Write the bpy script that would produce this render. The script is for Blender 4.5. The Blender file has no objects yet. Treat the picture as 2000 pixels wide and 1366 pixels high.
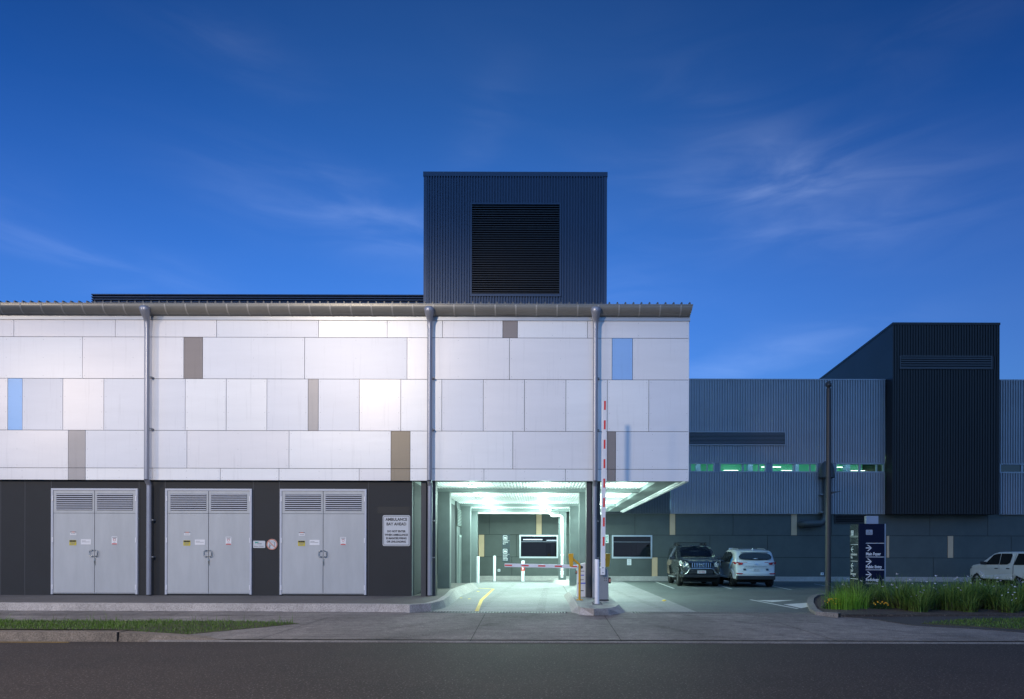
import bpy, bmesh, math, random
from mathutils import Vector, Matrix
random.seed(7)
sc = bpy.context.scene
COL = sc.collection
R = math.radians

# ------------------------------------------------------------------ camera geometry (24 mm shift lens, eye height 1.657 m)
F, VX, VY, H = 1333.0, 1051.0, 1081.0, 1.657
ROLL = R(0.15)
CR, SR = math.cos(ROLL), math.sin(ROLL)
def U(px, py, d):
    dx, dy = px - VX, py - VY
    ax, ay = dx * CR + dy * SR, -dx * SR + dy * CR
    return Vector((ax * d / F, d, H - ay * d / F))
def XX(px, d): return (px - VX) * d / F
def ZZ(py, d): return H - (py - VY) * d / F
def G(px, py, z=0.0):                       # a point on the level z
    dx, dy = px - VX, py - VY
    ax, ay = dx * CR + dy * SR, -dx * SR + dy * CR
    d = F * (H - z) / ay
    return Vector((ax * d / F, d, z))

# ------------------------------------------------------------------ materials
def mat(name, col, rough=0.6, metal=0.0, var=0.0, scale=3.0, bump=0.0, bscale=20.0, stretch=(1, 1, 1), spec=0.5, coat=0.0, emit=None, estr=0.0):
    m = bpy.data.materials.new(name); m.use_nodes = True
    nt = m.node_tree; b = nt.nodes['Principled BSDF']; L = nt.links.new
    b.inputs['Base Color'].default_value = (*col, 1); b.inputs['Roughness'].default_value = rough
    b.inputs['Metallic'].default_value = metal; b.inputs['Specular IOR Level'].default_value = spec
    if coat: b.inputs['Coat Weight'].default_value = coat; b.inputs['Coat Roughness'].default_value = 0.05
    if emit: b.inputs['Emission Color'].default_value = (*emit, 1); b.inputs['Emission Strength'].default_value = estr
    if var or bump:
        tc = nt.nodes.new('ShaderNodeTexCoord'); mp = nt.nodes.new('ShaderNodeMapping')
        mp.inputs['Scale'].default_value = stretch; L(tc.outputs['Object'], mp.inputs['Vector'])
    if var:
        n1 = nt.nodes.new('ShaderNodeTexNoise'); n1.inputs['Scale'].default_value = scale; n1.inputs['Detail'].default_value = 8
        n1.inputs['Roughness'].default_value = 0.65
        L(mp.outputs[0], n1.inputs['Vector'])
        mr = nt.nodes.new('ShaderNodeMapRange'); mr.inputs[1].default_value = 0.3; mr.inputs[2].default_value = 0.7
        mr.inputs[3].default_value = 1 - var; mr.inputs[4].default_value = 1 + var; L(n1.outputs['Fac'], mr.inputs[0])
        vm = nt.nodes.new('ShaderNodeVectorMath'); vm.operation = 'SCALE'; vm.inputs[0].default_value = col
        L(mr.outputs[0], vm.inputs['Scale']); L(vm.outputs[0], b.inputs['Base Color'])
        m2 = nt.nodes.new('ShaderNodeMapRange'); m2.inputs[3].default_value = max(0.02, rough - var * 0.5); m2.inputs[4].default_value = min(1, rough + var * 0.5)
        L(n1.outputs['Fac'], m2.inputs[0]); L(m2.outputs[0], b.inputs['Roughness'])
    if bump:
        n2 = nt.nodes.new('ShaderNodeTexNoise'); n2.inputs['Scale'].default_value = bscale; n2.inputs['Detail'].default_value = 4
        L(mp.outputs[0], n2.inputs['Vector'])
        bp = nt.nodes.new('ShaderNodeBump'); bp.inputs['Strength'].default_value = bump; bp.inputs['Distance'].default_value = 0.02
        L(n2.outputs['Fac'], bp.inputs['Height']); L(bp.outputs[0], b.inputs['Normal'])
    return m

def ground_mat(name, col, speck, dark, fine=90.0, rough=0.85, bands=0.0, patch=0.25, speckth=0.66, grain=(0.6, 1.4)):
    """concrete / asphalt: fine aggregate, larger stains, and (concrete) brushed bands"""
    m = bpy.data.materials.new(name); m.use_nodes = True
    nt = m.node_tree; b = nt.nodes['Principled BSDF']; L = nt.links.new
    tc = nt.nodes.new('ShaderNodeTexCoord')
    def noise(s, det, vec=None, rg=0.6):
        n = nt.nodes.new('ShaderNodeTexNoise'); n.inputs['Scale'].default_value = s; n.inputs['Detail'].default_value = det
        n.inputs['Roughness'].default_value = rg
        L(vec or tc.outputs['Object'], n.inputs['Vector']); return n
    def rng(src, a, bb, c, d):
        r = nt.nodes.new('ShaderNodeMapRange'); r.inputs[1].default_value = a; r.inputs[2].default_value = bb
        r.inputs[3].default_value = c; r.inputs[4].default_value = d; L(src, r.inputs[0]); return r.outputs[0]
    def mul(a, bb):
        mm = nt.nodes.new('ShaderNodeMath'); mm.operation = 'MULTIPLY'; L(a, mm.inputs[0]); L(bb, mm.inputs[1]); return mm.outputs[0]
    big = rng(noise(0.55, 6).outputs['Fac'], 0.3, 0.7, 1 - patch, 1 + patch)
    med = rng(noise(6, 8).outputs['Fac'], 0.3, 0.7, 1 - patch * 0.7, 1 + patch * 0.7)
    k = mul(big, med)
    if bands:
        mp = nt.nodes.new('ShaderNodeMapping'); mp.inputs['Scale'].default_value = (0.35, 9, 1); L(tc.outputs['Object'], mp.inputs['Vector'])
        k = mul(k, rng(noise(1.6, 5, mp.outputs[0]).outputs['Fac'], 0.3, 0.7, 1 - bands, 1 + bands))
    gr = rng(noise(fine, 2).outputs['Fac'], 0.3, 0.7, grain[0], grain[1])
    k = mul(k, gr)
    vm = nt.nodes.new('ShaderNodeVectorMath'); vm.operation = 'SCALE'; vm.inputs[0].default_value = col; L(k, vm.inputs['Scale'])
    sp = rng(noise(fine * 0.8, 1).outputs['Fac'], speckth, speckth + 0.06, 0, 1)
    mx = nt.nodes.new('ShaderNodeMix'); mx.data_type = 'RGBA'; L(sp, mx.inputs[0]); L(vm.outputs[0], mx.inputs[6]); mx.inputs[7].default_value = (*speck, 1)
    st = rng(noise(1.7, 9, None, 0.72).outputs['Fac'], 0.57, 0.72, 0, 0.45)
    m3 = nt.nodes.new('ShaderNodeMix'); m3.data_type = 'RGBA'; L(st, m3.inputs[0]); L(mx.outputs[2], m3.inputs[6]); m3.inputs[7].default_value = (*dark, 1)
    L(m3.outputs[2], b.inputs['Base Color']); b.inputs['Roughness'].default_value = rough
    bp = nt.nodes.new('ShaderNodeBump'); bp.inputs['Strength'].default_value = 0.35; bp.inputs['Distance'].default_value = 0.01
    L(noise(fine, 3).outputs['Fac'], bp.inputs['Height']); L(bp.outputs[0], b.inputs['Normal'])
    return m

def emis(name, col, s):
    return mat(name, (0.8, 0.8, 0.8), 0.5, emit=col, estr=s)

def panel_mat(name, col, rough=0.40, metal=0.10):
    """satin coated sheet: slight waviness and faint horizontal weather streaks"""
    m = mat(name, col, rough, metal, var=0.045, scale=0.7, bump=0.0, stretch=(0.35, 1, 2.2), spec=0.34)
    nt = m.node_tree; b = nt.nodes['Principled BSDF']; L = nt.links.new
    src = b.inputs['Base Color'].links[0].from_socket            # rain streaks and grime
    tc0 = nt.nodes.new('ShaderNodeTexCoord'); mp0 = nt.nodes.new('ShaderNodeMapping'); mp0.inputs['Scale'].default_value = (5.5, 1, 0.28); L(tc0.outputs['Object'], mp0.inputs['Vector'])
    n0 = nt.nodes.new('ShaderNodeTexNoise'); n0.inputs['Scale'].default_value = 1.6; n0.inputs['Detail'].default_value = 7; n0.inputs['Roughness'].default_value = 0.7; L(mp0.outputs[0], n0.inputs['Vector'])
    r0 = nt.nodes.new('ShaderNodeMapRange'); r0.inputs[1].default_value = 0.55; r0.inputs[2].default_value = 0.78; r0.inputs[3].default_value = 1.0; r0.inputs[4].default_value = 0.86; L(n0.outputs['Fac'], r0.inputs[0])
    v0 = nt.nodes.new('ShaderNodeVectorMath'); v0.operation = 'SCALE'; L(src, v0.inputs[0]); L(r0.outputs[0], v0.inputs['Scale']); L(v0.outputs[0], b.inputs['Base Color'])
    tc = nt.nodes.new('ShaderNodeTexCoord')
    mp = nt.nodes.new('ShaderNodeMapping'); mp.inputs['Scale'].default_value = (0.5, 1, 1.4); L(tc.outputs['Object'], mp.inputs['Vector'])
    n = nt.nodes.new('ShaderNodeTexNoise'); n.inputs['Scale'].default_value = 0.9; n.inputs['Detail'].default_value = 3; L(mp.outputs[0], n.inputs['Vector'])
    bp = nt.nodes.new('ShaderNodeBump'); bp.inputs['Strength'].default_value = 0.12; bp.inputs['Distance'].default_value = 0.06
    L(n.outputs['Fac'], bp.inputs['Height']); L(bp.outputs[0], b.inputs['Normal'])
    return m

M = {}
M['panel'] = [panel_mat('white_panel_a', (0.79, 0.79, 0.80)), panel_mat('white_panel_b', (0.70, 0.71, 0.75), 0.44), panel_mat('white_panel_c', (0.755, 0.74, 0.75), 0.38)]
M['brown'] = [panel_mat('taupe_panel_a', (0.25, 0.22, 0.21)), panel_mat('taupe_panel_b', (0.38, 0.36, 0.36)), panel_mat('taupe_panel_c', (0.27, 0.225, 0.165))]
M['blue'] = panel_mat('sky_blue_panel', (0.29, 0.49, 0.82), 0.4, 0.1)
M['joint'] = mat('joint_shadow_gap', (0.03, 0.035, 0.045), 0.8)
M['rivet'] = mat('rivet', (0.3, 0.3, 0.33), 0.5, 0.5)
M['gutter'] = mat('gutter_paint', (0.22, 0.215, 0.20), 0.34, 0.2, var=0.08, scale=2)
M['gutter_band'] = mat('gutter_strap', (0.36, 0.35, 0.33), 0.45, 0.2)
M['fascia'] = mat('fascia_metal', (0.42, 0.44, 0.47), 0.4, 0.4, var=0.05)
M['pipe'] = mat('downpipe_paint', (0.30, 0.31, 0.36), 0.36, 0.35, var=0.06, scale=2)
M['galv'] = mat('galvanised', (0.55, 0.57, 0.6), 0.4, 0.8)
M['darkwall'] = mat('charcoal_render', (0.021, 0.0225, 0.0255), 0.75, var=0.16, scale=1.6, bump=0.25, bscale=60)
M['groove'] = mat('groove_light_edge', (0.075, 0.08, 0.09), 0.7)
M['door'] = mat('door_paint', (0.42, 0.435, 0.45), 0.42, var=0.10, scale=1.3, stretch=(1.6, 1, 0.35))
M['doorframe'] = mat('door_frame_paint', (0.47, 0.49, 0.55), 0.4, var=0.04)
M['doorgap'] = mat('door_gap', (0.08, 0.085, 0.09), 0.7)
M['louvdark'] = mat('louvre_void', (0.012, 0.013, 0.015), 0.8)
M['steel'] = mat('stainless', (0.42, 0.42, 0.40), 0.3, 0.95)
M['roof'] = mat('roof_sheet', (0.09, 0.095, 0.10), 0.45, 0.3)
M['navy'] = mat('navy_cladding', (0.036, 0.062, 0.118), 0.45, 0.15, var=0.08, scale=0.8)
M['navytrim'] = mat('navy_trim', (0.034, 0.058, 0.108), 0.45, 0.15)
M['navyslat'] = mat('navy_louvre_blade', (0.035, 0.04, 0.05), 0.5, 0.1)
M['black'] = mat('black_void', (0.004, 0.004, 0.005), 0.9)
M['bluegrey'] = mat('blue_grey_cladding', (0.32, 0.32, 0.35), 0.42, 0.25, var=0.10, scale=0.6)
M['bluegreytrim'] = mat('blue_grey_trim', (0.20, 0.22, 0.27), 0.45, 0.25)
M['winframe'] = mat('strip_window_frame', (0.34, 0.36, 0.40), 0.45, 0.2)
M['darkclad'] = mat('near_black_cladding', (0.0155, 0.0145, 0.0165), 0.45, 0.15, var=0.1, scale=0.6)
M['towertrim'] = mat('tower_louvre_paint', (0.075, 0.075, 0.085), 0.5, 0.1)
M['greenclad'] = mat('dark_green_grey_cladding', (0.075, 0.085, 0.09), 0.45, 0.2, var=0.1)
M['slate'] = mat('slate_panel', (0.068, 0.080, 0.078), 0.6, var=0.14, scale=1.2, bump=0.15, bscale=40)
M['midlouvre'] = mat('grey_louvre_blade', (0.16, 0.165, 0.185), 0.5, 0.2)
M['tan'] = mat('tan_panel', (0.55, 0.39, 0.25), 0.6, var=0.06)
M['column'] = mat('column_paint', (0.112, 0.132, 0.134), 0.6, var=0.12, scale=2, bump=0.1, bscale=50)
M['columnfront'] = mat('charcoal_column', (0.05, 0.052, 0.058), 0.6, var=0.12, scale=2)
M['sidewall'] = mat('grey_block_wall', (0.30, 0.35, 0.34), 0.65, var=0.12, scale=1.5, stretch=(1, 1, 0.3))
M['ceiling'] = mat('white_ribbed_soffit', (0.88, 0.88, 0.88), 0.55)
M['soffit'] = mat('grey_soffit', (0.20, 0.235, 0.235), 0.6, var=0.06)
M['white'] = mat('white_paint', (0.8, 0.8, 0.8), 0.45, var=0.03)
M['whitepost'] = mat('white_powder_coat', (0.72, 0.72, 0.76), 0.4, var=0.05, scale=5)
M['alu'] = mat('window_aluminium', (0.5, 0.52, 0.55), 0.35, 0.6)
M['glass'] = mat('dark_glass', (0.006, 0.008, 0.009), 0.05, 0.0, spec=0.7)
pm = bpy.data.materials.new('office_pane'); pm.use_nodes = True; M['pane'] = pm
_t = pm.node_tree; _o = _t.nodes['Material Output']; _t.nodes.remove(_t.nodes['Principled BSDF'])
_a, _g, _x = _t.nodes.new('ShaderNodeBsdfTransparent'), _t.nodes.new('ShaderNodeBsdfGlossy'), _t.nodes.new('ShaderNodeMixShader')
_a.inputs[0].default_value = (.5, .55, .55, 1); _g.inputs['Roughness'].default_value = .03; _x.inputs[0].default_value = .055
_t.links.new(_a.outputs[0], _x.inputs[1]); _t.links.new(_g.outputs[0], _x.inputs[2]); _t.links.new(_x.outputs[0], _o.inputs[0])
M['roomwall'] = mat('dim_office_wall', (0.018, 0.02, 0.022), 0.7)
M['paneglow'] = emis('pane_reflection_emit', (0.7, 0.85, 1.0), 0.9)  # emission that stands in for reflections in the bay window
M['carglass'] = mat('car_glass', (0.008, 0.010, 0.012), 0.06, spec=0.6)
M['yellow'] = mat('yellow_post_paint', (0.62, 0.33, 0.012), 0.4, var=0.06)
M['yellowline'] = mat('yellow_road_paint', (0.72, 0.47, 0.02), 0.6, var=0.22, scale=12)
M['whiteline'] = mat('white_road_paint', (0.62, 0.62, 0.60), 0.6, var=0.18, scale=10)
M['red'] = mat('red_reflective', (0.68, 0.035, 0.025), 0.35)
M['cabgrey'] = mat('cabinet_grey', (0.23, 0.24, 0.26), 0.42, var=0.06)
M['sign'] = mat('sign_sheet_white', (0.52, 0.54, 0.57), 0.45, var=0.03)
M['signwhite'] = mat('label_white', (0.7, 0.7, 0.72), 0.5)
M['ink'] = mat('black_ink', (0.02, 0.02, 0.025), 0.6)
M['ink2'] = mat('grey_ink', (0.22, 0.22, 0.24), 0.6)
M['signyellow'] = mat('warning_yellow', (0.55, 0.45, 0.03), 0.5)
M['signred'] = mat('sign_red', (0.55, 0.05, 0.05), 0.5)
M['ringred'] = mat('faded_red', (0.5, 0.2, 0.14), 0.5)
M['teal'] = mat('teal_logo', (0.02, 0.30, 0.24), 0.5)
M['signgreen'] = mat('sign_green', (0.02, 0.35, 0.2), 0.5)
M['signdark'] = mat('sign_slate_blue', (0.035, 0.055, 0.075), 0.4)
M['totemblue'] = mat('totem_navy', (0.004, 0.006, 0.028), 0.4, spec=0.15)
M['totemside'] = mat('totem_side_lit_gloss', (0.05, 0.07, 0.08), 0.16, 0.35, coat=0.6)  # glossy side, coloured lighter than the body to show bay light on it
M['totemgrey'] = mat('totem_silver', (0.34, 0.35, 0.42), 0.4, 0.5)
M['pale'] = mat('letter_white', (0.78, 0.78, 0.82), 0.5)
M['rubber'] = mat('tyre_rubber', (0.012, 0.012, 0.013), 0.85, bump=0.2, bscale=60)
M['rim'] = mat('alloy', (0.5, 0.5, 0.52), 0.25, 0.9)
M['polemat'] = mat('light_pole_paint', (0.032, 0.035, 0.04), 0.5, 0.2)
M['duct'] = mat('duct_paint', (0.06, 0.068, 0.075), 0.5, 0.2)
M['lens'] = emis('downlight_lens', (0.86, 1.0, 0.92), 9.0)
M['tube'] = emis('office_tube', (0.7, 1.0, 0.84), 1.15)
M['lampglow'] = emis('street_lamp_lens', (1.0, 0.85, 0.7), 14.0)
M['tealwall'] = mat('teal_corridor_wall', (0.2, 0.68, 0.53), 0.6)
M['corrblue'] = mat('blue_corridor_column', (0.25, 0.38, 0.75), 0.6)
M['concrete'] = ground_mat('driveway_concrete', (0.165, 0.15, 0.142), (0.25, 0.235, 0.225), (0.09, 0.082, 0.078), 60, bands=0.24, patch=0.3, grain=(0.5, 1.5))
M['bayfloor'] = ground_mat('bay_concrete', (0.235, 0.23, 0.232), (0.31, 0.31, 0.305), (0.15, 0.148, 0.146), 60, rough=0.7, bands=0.18, patch=0.14)
M['asphalt'] = ground_mat('road_asphalt', (0.0245, 0.0175, 0.0145), (0.17, 0.15, 0.14), (0.022, 0.020, 0.020), 42, rough=0.8, patch=0.24, speckth=0.635, bands=0.16, grain=(0.4, 1.65))
M['parking'] = ground_mat('parking_asphalt', (0.105, 0.118, 0.114), (0.16, 0.17, 0.168), (0.07, 0.075, 0.073), 60, rough=0.75, patch=0.16)
M['path'] = ground_mat('asphalt_path', (0.05, 0.046, 0.045), (0.10, 0.095, 0.09), (0.03, 0.028, 0.027), 60, patch=0.18)
M['apron'] = ground_mat('apron_concrete', (0.12, 0.11, 0.105), (0.17, 0.16, 0.155), (0.05, 0.047, 0.045), 60, patch=0.14)
M['kerb'] = ground_mat('kerb_concrete', (0.36, 0.335, 0.325), (0.44, 0.42, 0.41), (0.2, 0.18, 0.17), 50, patch=0.16)
M['edge'] = ground_mat('edge_concrete', (0.20, 0.185, 0.175), (0.28, 0.26, 0.25), (0.1, 0.09, 0.085), 50, patch=0.25)
M['oldkerb'] = ground_mat('weathered_kerb', (0.15, 0.125, 0.105), (0.21, 0.185, 0.16), (0.055, 0.05, 0.045), 40, patch=0.3)
M['crack'] = mat('crack_dark', (0.035, 0.033, 0.033), 0.9)
M['jointgrey'] = mat('paver_joint', (0.06, 0.056, 0.054), 0.9)
M['mulch'] = ground_mat('mulch', (0.055, 0.042, 0.035), (0.13, 0.10, 0.08), (0.02, 0.016, 0.013), 30, patch=0.4, speckth=0.6)
M['soil'] = ground_mat('verge_soil', (0.05, 0.055, 0.025), (0.08, 0.09, 0.04), (0.02, 0.025, 0.012), 40, patch=0.3)
M['earth'] = ground_mat('earth', (0.06, 0.06, 0.05), (0.1, 0.1, 0.08), (0.03, 0.03, 0.025), 20)
M['grate'] = mat('grate_iron', (0.2, 0.2, 0.2), 0.5, 0.5)

def leaf_mat(name, a, b):
    m = bpy.data.materials.new(name); m.use_nodes = True
    nt = m.node_tree; p = nt.nodes['Principled BSDF']; L = nt.links.new
    gi = nt.nodes.new('ShaderNodeNewGeometry'); cr = nt.nodes.new('ShaderNodeValToRGB')
    cr.color_ramp.elements[0].color = (*a, 1); cr.color_ramp.elements[1].color = (*b, 1)
    L(gi.outputs['Random Per Island'], cr.inputs[0]); L(cr.outputs[0], p.inputs['Base Color'])
    p.inputs['Roughness'].default_value = 0.5
    tr = nt.nodes.new('ShaderNodeBsdfTranslucent'); L(cr.outputs[0], tr.inputs['Color'])
    ms = nt.nodes.new('ShaderNodeMixShader'); ms.inputs[0].default_value = 0.3
    out = nt.nodes['Material Output']; L(p.outputs[0], ms.inputs[1]); L(tr.outputs[0], ms.inputs[2]); L(ms.outputs[0], out.inputs[0])
    return m
M['leaf'] = leaf_mat('strappy_leaf', (0.028, 0.07, 0.012), (0.21, 0.33, 0.065))
M['leafdry'] = leaf_mat('dry_leaf', (0.10, 0.075, 0.04), (0.16, 0.13, 0.07))
M['lime'] = leaf_mat('lime_leaf', (0.10, 0.24, 0.015), (0.24, 0.44, 0.04))
M['shrubleaf'] = leaf_mat('shrub_leaf', (0.02, 0.05, 0.015), (0.05, 0.11, 0.03))
M['silverleaf'] = leaf_mat('silver_leaf', (0.10, 0.12, 0.12), (0.2, 0.23, 0.23))
M['grass'] = leaf_mat('lawn_blade', (0.05, 0.11, 0.012), (0.14, 0.25, 0.035))
M['petal'] = mat('white_petal', (0.7, 0.68, 0.8), 0.6)
M['daisy'] = mat('yellow_petal', (0.75, 0.36, 0.01), 0.6)

# ------------------------------------------------------------------ mesh helper
ROOTLOC = {}
class MB:
    def __init__(self): self.v, self.f, self.mi, self.sm = [], [], [], []
    def face(self, pts, mi=0, smooth=False):
        n = len(self.v); self.v += [Vector(p) for p in pts]; self.f.append(list(range(n, n + len(pts)))); self.mi.append(mi); self.sm.append(smooth); return self
    def idx(self, verts, faces, mi=0, smooth=False):
        n = len(self.v); self.v += [Vector(p) for p in verts]
        for q in faces: self.f.append([n + i for i in q]); self.mi.append(mi); self.sm.append(smooth)
        return self
    def box(self, x0, x1, y0, y1, z0, z1, mi=0):
        vs = [(x, y, z) for z in (z0, z1) for y in (y0, y1) for x in (x0, x1)]
        return self.idx(vs, [(0, 2, 3, 1), (4, 5, 7, 6), (0, 1, 5, 4), (2, 6, 7, 3), (0, 4, 6, 2), (1, 3, 7, 5)], mi)
    def prism(self, poly, vec, mi=0, caps=True):
        n = len(poly); vec = Vector(vec); a = [Vector(p) for p in poly]; vs = a + [p + vec for p in a]
        fs = [(i, (i + 1) % n, n + (i + 1) % n, n + i) for i in range(n)]
        if caps: fs += [tuple(range(n - 1, -1, -1)), tuple(range(n, 2 * n))]
        return self.idx(vs, fs, mi)
    def frustum(self, a, b, mi=0, smooth=False, caps=(True, True)):
        n = len(a); vs = list(a) + list(b)
        self.idx(vs, [(i, (i + 1) % n, n + (i + 1) % n, n + i) for i in range(n)], mi, smooth)
        if caps[0]: self.face(list(a)[::-1], mi)
        if caps[1]: self.face(list(b), mi)
        return self
    def tube(self, path, r, seg=12, mi=0, caps=True, smooth=True):
        path = [Vector(p) for p in path]; rs = r if isinstance(r, (list, tuple)) else [r] * len(path)
        rings = []; up = None
        for i, p in enumerate(path):
            t = (path[min(i + 1, len(path) - 1)] - path[max(i - 1, 0)]).normalized()
            if up is None: up = Vector((0, 0, 1)) if abs(t.z) < 0.9 else Vector((1, 0, 0))
            s = t.cross(up).normalized(); up = s.cross(t).normalized()
            rings.append([p + (s * math.cos(2 * math.pi * k / seg) + up * math.sin(2 * math.pi * k / seg)) * rs[i] for k in range(seg)])
        vs = [q for rg in rings for q in rg]; fs = []
        for i in range(len(path) - 1):
            for k in range(seg):
                a, b = i * seg + k, i * seg + (k + 1) % seg; fs.append((a, b, b + seg, a + seg))
        self.idx(vs, fs, mi, smooth)
        if caps: self.face(rings[0][::-1], mi); self.face(rings[-1], mi)
        return self
    def cyl(self, c, r, h, seg=20, mi=0, axis=(0, 0, 1)):
        c = Vector(c); return self.tube([c, c + Vector(axis) * h], r, seg, mi)
    def disc(self, c, r, n, seg=20, mi=0):
        n = Vector(n).normalized(); s = n.orthogonal().normalized(); t = n.cross(s)
        return self.face([Vector(c) + (s * math.cos(2 * math.pi * k / seg) + t * math.sin(2 * math.pi * k / seg)) * r for k in range(seg)], mi)
    def rounded(self, x0, x1, z0, z1, y, rr, th, mi=0, seg=4):     # a rounded plate in the xz plane, front at y
        pts = []
        for cx, cz, a0 in ((x1 - rr, z1 - rr, 0), (x0 + rr, z1 - rr, 90), (x0 + rr, z0 + rr, 180), (x1 - rr, z0 + rr, 270)):
            for k in range(seg + 1):
                a = R(a0 + 90 * k / seg); pts.append((cx + rr * math.cos(a), y, cz + rr * math.sin(a)))
        return self.prism(pts, (0, th, 0), mi)
    def text(self, s, size, o, ux=(1, 0, 0), uy=(0, 0, 1), mi=0, align='LEFT', sx=1.0, bold=0.0):
        cu = bpy.data.curves.new('t', 'FONT'); cu.body = s; cu.size = size; cu.align_x = align; cu.resolution_u = 3; cu.offset = bold
        ob = bpy.data.objects.new('t', cu); COL.objects.link(ob)
        me = bpy.data.meshes.new_from_object(ob.evaluated_get(bpy.context.evaluated_depsgraph_get()))
        o, ux, uy = Vector(o), Vector(ux) * sx, Vector(uy)
        self.idx([o + ux * v.co.x + uy * v.co.y for v in me.vertices], [tuple(p.vertices) for p in me.polygons], mi)
        bpy.data.objects.remove(ob); bpy.data.curves.remove(cu); bpy.data.meshes.remove(me)
        return self
    def build(self, name, m, parent=None, local=False, bevel=0.0):
        off = Vector() if (parent is None or local) else ROOTLOC.get(parent.name, Vector())
        me = bpy.data.meshes.new(name); me.from_pydata([tuple(v - off) for v in self.v], [], self.f)
        for mm in (m if isinstance(m, (list, tuple)) else [m]): me.materials.append(mm)
        for p, i, s in zip(me.polygons, self.mi, self.sm): p.material_index = i; p.use_smooth = s
        me.validate(); 
        bm = bmesh.new(); bm.from_mesh(me)
        bmesh.ops.recalc_face_normals(bm, faces=bm.faces[:])
        if bevel:
            bmesh.ops.remove_doubles(bm, verts=bm.verts[:], dist=1e-5)
            bmesh.ops.bevel(bm, geom=[e for e in bm.edges if len(e.link_faces) == 2 and e.calc_face_angle(0) > 0.6], offset=bevel, segments=2, affect='EDGES', profile=0.5)
        bm.to_mesh(me); bm.free()
        o = bpy.data.objects.new(name, me); COL.objects.link(o)
        if parent is not None: o.parent = parent; ROOTLOC[o.name] = ROOTLOC.get(parent.name, Vector())
        return o

def tag(o, label=None, cat=None, group=None, kind=None):
    if label: o['label'] = label
    if cat: o['category'] = cat
    if group: o['group'] = group
    if kind: o['kind'] = kind
    return o
def thing(name, loc, label, cat, group=None, rz=0.0):
    o = bpy.data.objects.new(name, None); COL.objects.link(o); o.location = loc; o.rotation_euler.z = rz; o.empty_display_size = 0.3
    ROOTLOC[o.name] = Vector(loc); return tag(o, label, cat, group)
def struct(mb, name, m, **k): return tag(mb.build(name, m, **k), kind='structure')
def copy_tree(o, parent=None):
    c = o.copy(); COL.objects.link(c)
    if parent is not None: c.parent = parent
    for ch in list(o.children): copy_tree(ch, c)
    return c

def ribs(mb, x0, x1, z0, z1, y, pitch, dep, mi=0, out=-1.0, wide=0.5):
    """vertical ribbed sheet facing -Y"""
    n = max(1, round((x1 - x0) / pitch)); p = (x1 - x0) / n; prof = []
    for i in range(n):
        b = x0 + i * p
        prof += [(b, 0), (b + p * (0.5 - wide / 2), 0), (b + p * (0.5 - wide / 2 + 0.08), 1), (b + p * (0.5 + wide / 2 - 0.08), 1), (b + p * (0.5 + wide / 2), 0)]
    prof.append((x1, 0))
    vs = [(x, y + out * dep * h, z) for z in (z0, z1) for x, h in prof]; m = len(prof)
    mb.idx(vs, [(i, i + 1, m + i + 1, m + i) for i in range(m - 1)], mi); return mb

# ================================================================== SKY AND LIGHT
w = bpy.data.worlds.new("World"); sc.world = w; w.use_nodes = True
nt = w.node_tree; bg = nt.nodes['Background']; L = nt.links.new
sky = nt.nodes.new('ShaderNodeTexSky'); sky.sky_type = 'NISHITA'; sky.sun_disc = False
SUN_EL, SUN_AZ = 1.0, -14.0
sky.sun_elevation = R(SUN_EL); sky.sun_rotation = R(SUN_AZ); sky.ozone_density = 6.5; sky.air_density = 1.0; sky.dust_density = 0.0
tc = nt.nodes.new('ShaderNodeTexCoord')
sep = nt.nodes.new('ShaderNodeSeparateXYZ'); L(tc.outputs['Generated'], sep.inputs[0])
def wmath(op, a, b=None):
    n = nt.nodes.new('ShaderNodeMath'); n.operation = op
    for i, q in enumerate((a, b)):
        if q is None: continue
        if isinstance(q, (int, float)): n.inputs[i].default_value = q
        else: L(q, n.inputs[i])
    return n.outputs[0]
def wrange(src, a, b, c, d):
    r = nt.nodes.new('ShaderNodeMapRange'); r.interpolation_type = 'SMOOTHSTEP'
    for i, q in enumerate((a, b, c, d)): r.inputs[i + 1].default_value = q
    L(src, r.inputs[0]); return r.outputs[0]
azm = wmath('ARCTAN2', sep.outputs['X'], sep.outputs['Y']); elv = wmath('ARCSINE', sep.outputs['Z'])
mask = None                                    # thin cirrus: (azimuth, elevation, half-widths, slope, weight)
for a0, e0, sa, se, kk, ww in ((20.5, 26.0, 11, 3.2, -0.14, 1.05), (17, 30, 6, 3.0, -0.5, .45), (-15, 25.6, 9, 2.2, -.10, .95), (-33, 19.5, 8, 2.2, -.18, .75), (18, 15.2, 8, 1.5, .12, .9), (30, 33, 9, 2.5, .2, .12), (-5, 31, 3, 3.2, .9, .25), (4, 46, 4, 2, .3, .22), (-24, 34, 5, 1.5, -.2, .25), (2, 21, 10, 2.5, 0, .4)):
    da = wmath('SUBTRACT', azm, R(a0)); de = wmath('SUBTRACT', wmath('SUBTRACT', elv, R(e0)), wmath('MULTIPLY', da, kk))
    q = wmath('ADD', wmath('POWER', wmath('DIVIDE', da, R(sa)), 2), wmath('POWER', wmath('DIVIDE', de, R(se)), 2))
    gss = wmath('MULTIPLY', wmath('EXPONENT', wmath('MULTIPLY', q, -1)), ww)
    mask = gss if mask is None else wmath('ADD', mask, gss)
cmb = nt.nodes.new('ShaderNodeCombineXYZ'); L(azm, cmb.inputs[0]); L(elv, cmb.inputs[1])
mp = nt.nodes.new('ShaderNodeMapping'); mp.inputs['Rotation'].default_value = (0, 0, R(8)); mp.inputs['Scale'].default_value = (3.0, 13, 1); mp.inputs['Location'].default_value = (3.4, 0.35, 0)
L(cmb.outputs[0], mp.inputs['Vector'])
n1 = nt.nodes.new('ShaderNodeTexNoise'); n1.inputs['Scale'].default_value = 1.5; n1.inputs['Detail'].default_value = 8; n1.inputs['Roughness'].default_value = 0.52; n1.inputs['Distortion'].default_value = 0.8
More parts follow.
